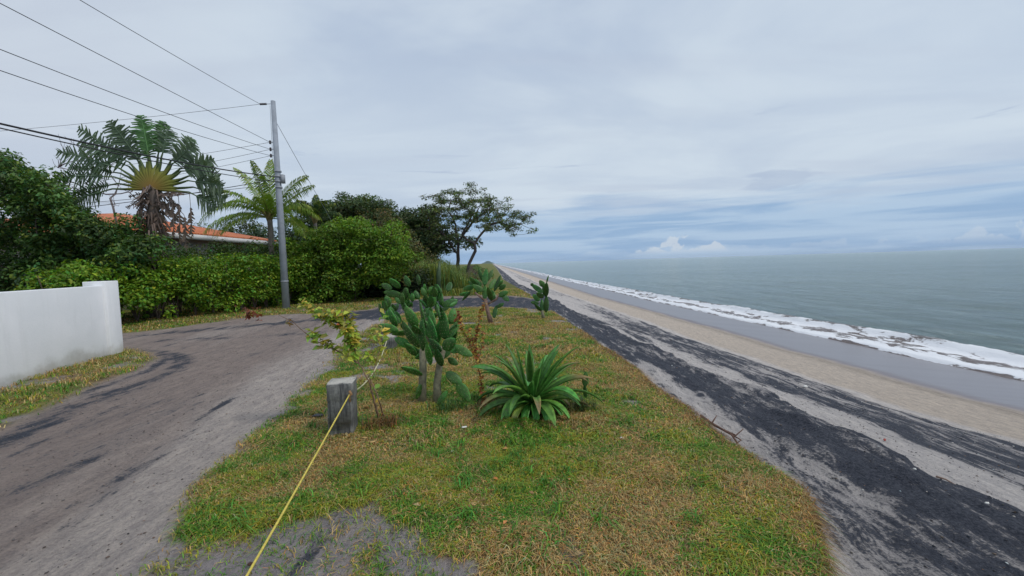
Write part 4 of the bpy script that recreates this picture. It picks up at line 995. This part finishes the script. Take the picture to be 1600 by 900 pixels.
pads2 = [q for q in pads2 if 592 < q[2] < 722 and 426 < q[3] < 520][:88]+[(612, 452, 597, 444, 11, 0, .2), (625, 450, 608, 434, 12, 0, .2), (640, 448, 632, 430, 11, 0, .3), (700, 455, 704, 440, 11, 0, .3), (655, 446, 652, 428, 11, .2, .2), (690, 478, 716, 468, 12, 0, .2), (628, 462, 600, 456, 12, 0, .2)]
cactus('wide clump of prickly pear behind the front one with many overlapping pads', b2, [([b2+np.array([-.1, 0, -.05]), at(648, 500, Y2), at(640, 480, Y2)], [.06, .05, .04]), ([b2+np.array([.1, 0, -.05]), at(668, 500, Y2), at(675, 480, Y2)], [.06, .05, .04])], pads2, Y2, 0, .035)
Y3 = 11.3; b3 = foot(765, Y3)
pads3 = [(758, 468, 757, 445, 10, 0, .2), (757, 446, 760, 421, 10, 0, .3), (760, 440, 770, 420, 8, .1, .5), (755, 440, 746, 419, 8, .1, .4), (755, 455, 738, 446, 10, 0, .2), (740, 448, 724, 452, 9, 0, .3), (745, 446, 734, 432, 10, .1, .2), (735, 455, 722, 470, 7, 0, .6), (735, 458, 718, 462, 8, .1, .3), (765, 452, 774, 436, 9, .1, .3), (772, 455, 783, 430, 8, 0, .5),
         (778, 462, 795, 456, 10, 0, .2), (780, 452, 791, 445, 9, .1, .3), (785, 462, 796, 470, 10, 0, .2), (772, 497, 775, 476, 9, -.1, .4), (776, 480, 788, 474, 7, 0, .3), (768, 470, 762, 448, 10, .1, .2), (750, 452, 742, 436, 11, .2, .2), (772, 470, 768, 452, 9, .15, .2), (745, 458, 752, 440, 10, .2, .7), (776, 448, 786, 438, 8, .2, .2), (748, 450, 730, 440, 9, .2, .2)]
cactus('slender prickly pear with a reddish stem, right of the middle of the bank', b3, [([b3-np.array([0, 0, .05]), at(763, 490, Y3), at(758, 467, Y3)], [.075, .055, .05]), ([at(758, 470, Y3), at(748, 462, Y3), at(742, 457, Y3)], [.03, .028, .025]), ([at(762, 475, Y3), at(775, 468, Y3), at(780, 460, Y3)], [.03, .028, .025])], pads3, Y3, 0, .04, (.20, .13, .10))
Y4 = 11.9; b4 = foot(848, Y4)
pads4 = [(847, 490, 846, 466, 7, 0, .3), (853, 488, 853, 462, 10, .0, .3), (853, 464, 854, 440, 9, 0, .4), (854, 442, 857, 430, 3, 0, .3), (848, 457, 830, 444, 9, 0, .3), (850, 448, 843, 438, 9, 0, .3), (849, 465, 838, 457, 9, 0, .2), (843, 470, 832, 460, 9, .1, .2), (846, 486, 834, 476, 8, 0, .4), (842, 474, 829, 472, 7, .1, .4), (833, 446, 829, 443, 6, 0, .2), (850, 462, 848, 440, 7, .1, .4)]
cactus('thin upright prickly pear standing alone at the edge of the beach', b4, [([b4-np.array([0, 0, .05]), at(847, 485, Y4)], [.05, .04])], pads4, Y4, 0, .04)
bs = onz(914, 622); cactus('tiny prickly pear of two pads at the right side of the agave', bs, [], [(915, 622, 914, 600, 8, .0, .4), (914, 604, 915, 580, 11, 0, .1)], bs[1], 0, .02)
bs = foot(795, 12.5); cactus('small low spiky cactus pads in the grass between the two rear prickly pears', bs, [], [(793, 506, 787, 498, 3, 0, .4), (795, 506, 796, 494, 3.5, 0, .1), (797, 506, 803, 497, 3, 0, .3)], 12.5, 0, .02)

# ------------------------------------------------------------------ agave
ab = onz(832, 640); root = empty('agave', ab); tag(root, 'large green agave with long pointed arching leaves in the middle of the lawn', 'agave')
def ag_leaf(az_, el_, L, wd, curl, col, tipc=None, z0=.12, twist=0):
    a_ = R(az_); d = np.array([math.cos(a_)*math.cos(R(el_)), math.sin(a_)*math.cos(R(el_)), math.sin(R(el_))]); n_ = 14
    q = ab+np.array([math.cos(a_)*.05, math.sin(a_)*.05, z0]); hd = np.array([-math.sin(a_), math.cos(a_), 0]); pts = []; dd = d.copy()
    for i in range(n_+1):
        pts.append(q.copy()); dd = nrm(dd+np.array([0, 0, -curl])*(i/n_)); q = q+dd*L/n_
    V = []; C_ = []
    for i, pp_ in enumerate(pts):
        f = i/n_; w_ = wd/2*(.62+.9*f-.0*f)*(1-f**3.0)**.9 if f < 1 else .001; w_ = max(w_, .0015)
        tn = nrm(pts[min(i+1, n_)]-pts[max(i-1, 0)]); up_ = nrm(np.cross(hd, tn)); up_ = up_ if up_[2] > 0 or True else -up_
        if np.dot(up_, [0, 0, 1]) < 0: up_ = -up_
        tw = hd*math.cos(twist*f)+up_*math.sin(twist*f); ch = w_*.55
        th_ = .010*(1-f)+.0015
        V += [pp_-tw*w_+up_*ch, pp_-tw*w_*.5+up_*ch*.15, pp_-up_*.0, pp_+tw*w_*.5+up_*ch*.15, pp_+tw*w_+up_*ch, pp_+tw*w_*.5+up_*(ch*.15-th_), pp_-up_*th_*1.2, pp_-tw*w_*.5+up_*(ch*.15-th_)]
        cc = np.array(col)*(.8+.3*f)
        if tipc is not None: cc = cc*(1-ss(f, .55, .85))+np.array(tipc)*ss(f, .55, .85)
        edge = cc*np.array([1.7, 1.5, 1.2])
        C_ += [edge, cc, cc*1.1, cc, edge, cc*.9, cc*.9, cc*.9]
    I_ = np.arange(len(V)).reshape(-1, 8); Q = [(I_[i, k], I_[i, (k+1) % 8], I_[i+1, (k+1) % 8], I_[i+1, k]) for i in range(n_) for k in range(8)]
    mb = MB(); mb.add(V, Q, col=np.array(C_)); return mb.obj('leaf', SUCC, root)
AG = (.055, .215, .038)
k = 0
for ring, (num, el_, L, wd, cu) in enumerate([(4, 80, .50, .046, .03), (6, 66, .58, .054, .07), (8, 56, .66, .060, .11), (9, 42, .70, .066, .15), (10, 28, .68, .070, .17), (9, 14, .58, .072, .18)]):
    for i in range(num):
        az_ = i*360/num+ring*23+rng.normal()*6
        ag_leaf(az_, el_+rng.normal()*5, L*(.88+.25*rng.random()), wd*(1.2+.35*rng.random()), cu*(.8+.5*rng.random()), np.array(AG)*(.6+.7*rng.random())*np.array([1+.7*rng.random(), 1, 1]), (.20, .15, .07) if ring > 2 and rng.random() < .25 else None, z0=.16-.015*ring, twist=rng.normal()*.3)
for i in range(12):
    az_ = 190+i*16+rng.normal()*5; br = rng.random() < .6
    ag_leaf(az_, 12+rng.normal()*6, .42+.08*rng.random(), .085, .30+.08*rng.random(), (.20, .30, .05) if br else np.array(AG)*1.15, (.30, .23, .14) if br else None, z0=.10)
for i in range(16):
    ag_leaf(i*23, -5+rng.normal()*8, .26, .035, .2, (.13, .09, .06), (.2, .15, .1), z0=.06)

# ------------------------------------------------------------------ sparse shrubs in the lawn
def stem_plant(label, base, stems, leafs, col, twig=(.12, .075, .05), lsize=.05, y=None, extra=(), name='shrub', r0_=.011, asp=.5):
    root = empty(name, base); tag(root, label, 'shrub'); mb = MB(); P_ = []; N_ = []; A_x = []; C_ = []
    for pts, dens, r_ in stems:
        W = [np.array(q) for q in pts]; W = np.array(W); L = np.r_[0, np.cumsum(np.linalg.norm(np.diff(W, axis=0), axis=1))]; s_ = np.linspace(0, L[-1], max(6, int(L[-1]/.05)))
        Wi = np.stack([np.interp(s_, L, W[:, k]) for k in range(3)], 1)+rng.normal(size=(len(s_), 3))*.003
        mb.tube(Wi, np.linspace(r_, r_*.4, len(s_)), 6, twig, False)
        for i in range(int(L[-1]*dens*(1.5 if dens > 10 else 1))):
            f = .12+.88*rng.random() if dens < 150 else rng.random(); q = np.array([np.interp(f*L[-1], s_, Wi[:, k]) for k in range(3)])
            o_ = nrm(rng.normal(size=3)*np.array([1, 1, .5])+np.array([0, 0, .3])); ls = lsize*(.6+.8*rng.random())
            P_.append(q+o_*ls*.6); N_.append(nrm(rng.normal(size=3)*.5+np.array([0, -.3, 1]))); A_x.append(o_*3); C_.append(col[rng.integers(len(col))])
    mb.obj('branches', WOODY, root)
    if P_:
        cc = np.array(C_)*(1+.25*rng.normal(size=(len(C_), 1))).clip(.5, 1.6)
        leaf_mesh('leaves', np.array(P_), np.array(N_), lsize, cc, asp, parent=root, axis=np.array(A_x))
    for (q, n_, r_, c_) in extra:
        Pq = np.array(q)+rng.normal(size=(n_, 3))*r_; leaf_mesh('dried_leaves', Pq, rng.normal(size=(n_, 3)), .05, varied(c_, n_, .3, .1), .6, parent=root)
    return root
YC = 4.25; cb = onz(592, 655); q_ = lambda x_, y_, d=0.0: at(x_, y_, YC+d)
yg = [(.32, .42, .05), (.38, .42, .05), (.24, .36, .04), (.30, .28, .06), (.18, .32, .05), (.50, .36, .06)]
main = [cb, q_(584, 625), q_(578, 600), q_(567, 578), q_(560, 568)]
stem_plant('sparse yellow green shrub with long bare branches reaching over the road edge', cb,
    [(main, 6, .013), ([cb+np.array([.06, 0, 0]), q_(592, 625, -.1), q_(580, 595), q_(574, 585)], 4, .010), ([q_(560, 568), q_(535, 552), q_(510, 541), q_(490, 530), q_(477, 519)], 60, .008),
     ([q_(560, 568), q_(556, 550), q_(549, 530), q_(543, 510), q_(537, 502)], 90, .006), ([q_(556, 550), q_(540, 525), q_(530, 505), q_(518, 492)], 130, .005), ([q_(530, 505, .05), q_(510, 500), q_(495, 490), q_(480, 480), q_(468, 474)], 150, .005),
     ([q_(490, 530), q_(470, 515), q_(455, 500), q_(430, 490), q_(405, 484)], 3, .004), ([q_(565, 575), q_(575, 560, .1), q_(585, 535, .2), q_(592, 515, .2)], 55, .004), ([q_(550, 540), q_(552, 520, .1), q_(548, 512, .1)], 170, .004),
     ([q_(518, 545), q_(500, 528), q_(492, 522)], 100, .004), ([q_(578, 600), q_(590, 560, .15), q_(600, 510, .3), q_(602, 485, .3)], 25, .004), ([q_(535, 520), q_(545, 495), q_(530, 487)], 120, .004)],
    0, yg, twig=(.22, .14, .09), lsize=.085,
    extra=[(q_(392, 487), 26, .045, (.22, .07, .04)), (q_(453, 502), 8, .02, (.35, .20, .10)), (q_(537, 508), 14, .03, (.25, .08, .04)), (q_(386, 494), 10, .02, (.16, .05, .03))])
YD = 4.9; db = onz(758, 640); q_ = lambda x_, y_, d=0.0: at(x_, y_, YD+d)
rd = [(.33, .10, .04), (.40, .20, .05), (.45, .32, .06), (.28, .08, .04), (.30, .28, .05)]
stem_plant('thin shrub with dried red and yellow leaves between the big prickly pear and the agave', db,
    [([db, q_(752, 600), q_(745, 560), q_(744, 530), q_(748, 500), q_(758, 475)], 160, .007), ([q_(745, 560), q_(735, 540), q_(724, 515), q_(716, 496)], 170, .004), ([q_(746, 570, .1), q_(752, 545, .1), q_(755, 520, .1)], 90, .004), ([q_(744, 545), q_(736, 528), q_(732, 512)], 80, .003)],
    0, rd, twig=(.14, .06, .04), lsize=.040, asp=.7, extra=[(q_(716, 494), 16, .025, (.28, .09, .05))])
# low weeds
for k_, (x_, y_, lb) in enumerate([(770, 636, 'dry brown tuft of dead leaves under the left side of the agave'), (905, 640, 'low green and brown weed at the foot of the agave on its right'), (600, 665, 'dry reddish grass tuft at the foot of the yellow green shrub'), (700, 640, 'leafy weed at the foot of the big prickly pear')]):
    b_ = onz(x_, y_); n = 140; P_ = b_+rng.normal(size=(n, 3))*np.array([.10, .08, 0]); dc = [(.16, .11, .05), (.10, .13, .04), (.22, .12, .05), (.06, .13, .03)][k_]
    me = blades('weed', P_, .13, .008, dc, .8, .35); me.transform(Matrix.Translation(-Vector(b_))); o = link('weed', me, None, [GRASS]); o.location = Vector(b_); tag(o, lb, 'weed')

# ------------------------------------------------------------------ grass
def scatter(n, xr, yr, dens):
    x_ = rng.uniform(*xr, n); y_ = rng.uniform(*yr, n); k = rng.random(n) < dens(x_, y_); return x_[k], y_[k]
def lawn_dens(x_, y_, bare=True):
    s_ = grass_sd(x_, y_); du = U(x_, y_)-edge_u(y_)
    d_ = ss(s_, -.12, .28)*(du < .015)
    bz = ss(fbm(x_*1.5, y_*1.5, 47, 4)+BARE(x_, y_), .54, .70)
    return d_*(1-.93*bz)*(.45+.55*ss(fbm(x_*7, y_*7, 81, 3), .35, .6))
def gcols(x_, y_):
    n = len(x_); gsel = .5+(fbm(x_*1.9, y_*1.9, 83, 4)-.5)*1.35+.18*(rng.random(n)-.5)*2; g2 = fbm(x_*3.5, y_*3.5, 85, 3)
    eg = ss(U(x_, y_)-edge_u(y_), -.6, 0); 
    green = varied((.27, .31, .04), n, .3, .2); dgreen = varied((.11, .25, .028), n, .3, .15); straw = varied((.48, .35, .15), n, .3, .1); rust = varied((.38, .23, .09), n, .3, .1)
    c_ = np.where((g2+.1*rng.normal(size=n) > .52)[:, None], dgreen, green)
    dry = ss(gsel+.09*ss(grass_sd(x_, y_), .5, 0)*(x_ < -.5)+.08*eg-.06*ss(y_, 3.4, 2.4)+.05*np.exp(-((x_-.9)/.7)**2-((y_-3.7)/.8)**2)+.05*np.exp(-((x_+.9)/.5)**2-((y_-3.3)/.6)**2), .42, .62)*.74+.08
    c_ = np.where((rng.random(n) < dry)[:, None], straw, c_)
    c_ = np.where((rng.random(n) < .04+.34*eg**4+.30*ss(gsel+.12*np.exp(-((x_-.9)/.7)**2-((y_-3.7)/.8)**2), .5, .66))[:, None], rust, c_); return c_
parts = []
for n, xr, yr, h, wd in ((330000, (-3.0, 2.3), (1.1, 3.6), .042, .0052), (230000, (-4.5, 2.3), (3.6, 6.5), .048, .0075), (150000, (-5.2, 2.3), (6.5, 15.6), .055, .011), (50000, (-12, -4.5), (3, 9.4), .06, .010)):
    x_, y_ = scatter(n, xr, yr, lawn_dens); parts.append((x_, y_, h, wd))
Vs = []; 
xs_ = np.concatenate([p_[0] for p_ in parts]); ys_ = np.concatenate([p_[1] for p_ in parts]); hs_ = np.concatenate([np.full(len(p_[0]), p_[2]) for p_ in parts])*(.5+.9*rng.random(len(xs_))); ws_ = np.concatenate([np.full(len(p_[0]), p_[3]) for p_ in parts])*(.7+.6*rng.random(len(xs_)))
hs_ *= .7+.7*ss(fbm(xs_*2.3, ys_*2.3, 87, 3), .4, .65)
pts_ = np.stack([xs_, ys_, zfun(xs_, ys_)-.004], 1)
me = blades('lawn_grass', pts_, hs_, ws_, None, 1.0, cols=gcols(xs_, ys_), bend=.7)
tag(link('lawn_grass', me, None, [GRASS]), 'short patchy green and straw coloured lawn grass on the bank', 'grass', kind='stuff')
def back_dens(x_, y_): return ss(sdf(x_, y_, BACK), -.15, .25)*(U(x_, y_)-edge_u(y_) < 0)
x_, y_ = scatter(60000, (-16, 2.5), (11, 26), back_dens); c_ = gcols(x_, y_)*.95
me = blades('verge_grass', np.stack([x_, y_, zfun(x_, y_)], 1), .07, .02, None, .8, cols=c_); tag(link('verge_grass', me, None, [GRASS]), 'rough grass verge along the foot of the hedge and shrubs', 'grass', kind='stuff')
# hanging roots and dead grass along the eroded edge
n = 26000; y_ = rng.uniform(1.2, 9.5, n)**1.0; e_ = edge_u(y_)+rng.uniform(-.05, .02, n); x_ = (e_-y_*sS)/cS-.02; zt = -.02-rng.random(n)*scarp_h(y_)*.55*(1+0*y_); x_ = x_+np.where(zt < -.03, .05+.02*rng.random(n), 0)-.01
me = blades('edge_roots', np.stack([x_, y_, zt+.0], 1), .036, .0045, None, 1.3, cols=varied((.24, .15, .07), n, .4, .12), bend=1.5)
tag(link('edge_roots', me, None, [GRASS]), 'fringe of rusty roots and dead grass hanging on the eroded bank edge', 'grass', kind='stuff')

# ------------------------------------------------------------------ small things lying about
SHELL = rough_mat('bleached_white', (.75, .73, .68), .6, .1, 20, 60, .4, .003); YLF = rough_mat('dead_leaf', (.45, .30, .12), .8, .2, 20, 60, .4, .003)
def lying(name, label, cat, px_, py_, L, W, H, rz, mat, seed, z=0.0, group=None):
    b_ = onz(px_, py_, z); b_[2] = float(zfun(b_[0], b_[1]))+.018; th = np.linspace(0, 2*math.pi, 13)[:-1]; r_ = np.random.default_rng(seed)
    k = 1+.22*r_.normal(size=12); mb = MB(); V = []
    for s_, zz_ in ((.75, 0), (1, .4), (.8, .85), (.3, 1.0)):
        V += [(math.cos(rz)*math.cos(a_)*L/2*s_*kk-math.sin(rz)*math.sin(a_)*W/2*s_*kk, math.sin(rz)*math.cos(a_)*L/2*s_*kk+math.cos(rz)*math.sin(a_)*W/2*s_*kk, zz_*H+.1*H*r_.normal()) for a_, kk in zip(th, k)]
    Q = [(i*12+j, i*12+(j+1) % 12, (i+1)*12+(j+1) % 12, (i+1)*12+j) for i in range(3) for j in range(12)]; V.append((0, 0, H)); T = [(48, 36+j, 36+(j+1) % 12) for j in range(12)]
    mb.add(V, Q, T); o = mb.obj(name, mat); o.location = Vector(b_); return tag(o, label, cat, group)
lying('shell', 'small white shell fragment on the grass nearest the camera, below the big prickly pear', 'shell', 707, 709, .028, .022, .012, .3, SHELL, 1)
lying('shell', 'elongated white shell fragment on the grass left of the agave foot', 'shell', 726, 671, .055, .025, .014, .4, SHELL, 2)
lying('litter', 'small white crumpled scrap lying on the grass right of the agave', 'litter', 972, 688, .055, .024, .02, .3, SHELL, 3)
lying('shell', 'little pale shell on the grass near the bottom edge beside the yellow rope', 'shell', 427, 803, .028, .014, .008, .1, SHELL, 4)
lying('dead_leaf', 'curled yellow brown dead leaf on the grass in the bottom centre', 'leaf', 741, 793, .05, .03, .01, .2, YLF, 5)
lying('dead_leaf', 'flat yellowish dead leaf on the bare soil right of the front concrete post', 'leaf', 583, 692, .055, .04, .008, .8, YLF, 6)
lying('dead_leaf', 'orange dead leaf on the grass just right of the front post base', 'leaf', 570, 686, .05, .03, .008, .1, YLF, 7)
lying('stone', 'dark flat stone on the grass just left of the front concrete post', 'stone', 498, 652, .13, .05, .025, .1, rough_mat('dark_stone', (.10, .10, .11), .8), 8)
lying('pebble', 'dark brown pebble on bare sand at the bottom by the yellow rope', 'pebble', 392, 887, .03, .02, .014, .3, rough_mat('brown_pebble', (.08, .04, .03), .7), 9)
lying('litter', 'tiny red scrap on the black sand band of the beach', 'litter', 1382, 706, .06, .03, .02, .7, rough_mat('red_scrap', (.4, .08, .06), .6), 10, z=-.9)
lying('shell', 'lone white shell on the pale sand streak of the beach', 'shell', 1258, 610, .10, .06, .03, .2, SHELL, 11, z=-1.2)
lying('shell', 'small white shell low on the dark sand at the bottom right', 'shell', 1427, 812, .03, .02, .012, .2, SHELL, 12, z=-.9)
lying('shell', 'white shell on the sand close to the bottom right corner', 'shell', 1538, 897, .03, .02, .012, .2, SHELL, 13, z=-.95)
DRIFT = rough_mat('driftwood', (.13, .075, .055), .85, .3, 20, 60, .5, .006)
def sticks(name, label, segs, z, mat=DRIFT):
    mb = MB(); first = None
    for pts, r_ in segs:
        W = []
        for (x_, y_, h_) in pts:
            b_ = onz(x_, y_, z); b_[2] = float(zfun(b_[0], b_[1]))+h_; W.append(b_)
        if first is None: first = W[0]
        mb.tube(W, np.linspace(r_, r_*.5, len(W)), 7, (1, 1, 1), True, .25)
    o = mb.obj(name, mat); o.data.transform(Matrix.Translation(-Vector(first))); o.location = Vector(first); return tag(o, label, 'driftwood')
sticks('driftwood', 'dark forked driftwood branch lying below the bank edge right of centre', [([(1095, 663, .03), (1112, 676, .05), (1128, 681, .04), (1143, 690, .05), (1152, 697, .02)], .018), ([(1128, 681, .04), (1150, 690, .06), (1161, 685, .10)], .012), ([(1112, 676, .05), (1120, 668, .09)], .01), ([(1143, 690, .05), (1158, 694, .06), (1150, 700, .02)], .009)], -.45)
sticks('driftwood', 'thin pale brown stick on the dark sand at the lower right', [([(1460, 818, .02), (1475, 822, .03), (1490, 822, .03), (1506, 823, .01)], .009)], -.9, rough_mat('pale_stick', (.25, .17, .13), .8))
sticks('driftwood', 'short dark stick on bare sand at the bottom centre edge', [([(768, 872, .015), (782, 880, .02), (798, 888, .01)], .007)], 0)

# ------------------------------------------------------------------ sea air
mh = bpy.data.materials.new('sea_air'); mh.use_nodes = True; mh.node_tree.nodes.clear(); th_ = NT(mh.node_tree)
o_ = th_.node('ShaderNodeOutputMaterial'); pv = th_.node('ShaderNodeVolumePrincipled'); pv.inputs['Color'].default_value = (.72, .84, 1, 1); pv.inputs['Density'].default_value = 1.6e-5
th_.l.new(pv.outputs[0], o_.inputs['Volume'])
mb = MB(); mb.box((0, 0, 50), (48000, 48000, 140)); tag(mb.obj('haze', mh, None, False), kind='stuff')

# ------------------------------------------------------------------ grit, chips and small weeds
def bits(name, x_, y_, size, cols, label, cat, flat=.45, lift=.25):
    n = len(x_); z_ = zfun(x_, y_); P = np.stack([x_, y_, z_+size*lift], 1)[:, None, :]
    D6 = np.array([(1, 0, 0), (0, 1, 0), (-1, 0, 0), (0, -1, 0), (0, 0, flat), (0, 0, -flat)])*1.0
    a_ = rng.random(n)*6.28; el_ = .5+.9*rng.random(n); V = np.repeat(D6[None], n, 0)*(.7+.6*rng.random((n, 6, 1)))
    V[:, :, 0] *= el_[:, None]; c_, s_ = np.cos(a_)[:, None], np.sin(a_)[:, None]
    V = np.stack([V[:, :, 0]*c_-V[:, :, 1]*s_, V[:, :, 0]*s_+V[:, :, 1]*c_, V[:, :, 2]], 2)*size[:, None, None]*.5+P
    k = np.arange(n)[:, None]*6; F = np.concatenate([k+np.array([f]) for f in ((0, 1, 4), (1, 2, 4), (2, 3, 4), (3, 0, 4), (1, 0, 5), (2, 1, 5), (3, 2, 5), (0, 3, 5))])
    me = mesh_np(name, V, [F], np.repeat(cols, 6, 0), False); tag(link(name, me, None, [WOODY]), label, cat, kind='stuff')
n = 9000; y_ = 1.8+rng.random(n)**1.6*16; q_ = rng.random(n)**.8*6.3; du_ = q_*a_out(y_)/2.2; x_ = (edge_u(y_)+du_+.1-y_*sS)/cS
kk = rng.random(n); cols = np.where((kk < .62)[:, None], varied((.03, .03, .035), n, .3, .1), np.where((kk < .9)[:, None], varied((.16, .12, .09), n, .4, .1), varied((.65, .63, .58), n, .15, .05)))
bits('beach_debris', x_, y_, .006+.018*rng.random(n)**3*(1+y_*.04), cols, 'small dark chips, twigs and shell bits scattered over the black and pale sand', 'debris')
n = 9000; x_ = rng.uniform(-8, -1.8, n); y_ = 1.6+rng.random(n)**1.4*11; k = grass_sd(x_, y_) < .15; x_, y_ = x_[k], y_[k]; n = len(x_)
bits('road_grit', x_, y_, .006+.016*rng.random(n)**2.5, varied((.16, .14, .13), n, .5, .08), 'loose grit and pebbles scattered over the packed sand road', 'grit')
n = 420; x_ = rng.uniform(-4, 2, n); y_ = rng.uniform(1.7, 12, n); k = (grass_sd(x_, y_) > .1) & (U(x_, y_)-edge_u(y_) < -.15); x_, y_ = x_[k], y_[k]; n = len(x_)
leaf_mesh('leaf_litter', np.stack([x_, y_, zfun(x_, y_)+.03], 1), rng.normal(size=(n, 3))*.3+np.array([0, 0, 1]), .045, varied((.38, .22, .10), n, .35, .15), .5)
tag(bpy.data.objects['leaf_litter'], 'small brown and yellow dead leaves sprinkled over the lawn', 'leaves', kind='stuff')
n = 160; cx_ = rng.uniform(-3, 1.6, n); cy_ = rng.uniform(1.9, 9, n); k = (lawn_dens(cx_, cy_) > .4); cx_, cy_ = cx_[k], cy_[k]; P = []
for a_, b_ in zip(cx_, cy_): P.append(np.array([a_, b_, 0])+rng.normal(size=(26, 3))*np.array([.035, .035, 0]))
P = np.concatenate(P); P = P[U(P[:, 0], P[:, 1])-edge_u(P[:, 1]) < -.03]; P[:, 2] = zfun(P[:, 0], P[:, 1])
me = blades('weed_tufts', P, .085, .008, (.11, .25, .035), 1.0, .35); tag(link('weed_tufts', me, None, [GRASS]), 'longer darker green tufts of broad bladed weed in the lawn', 'grass', kind='stuff')
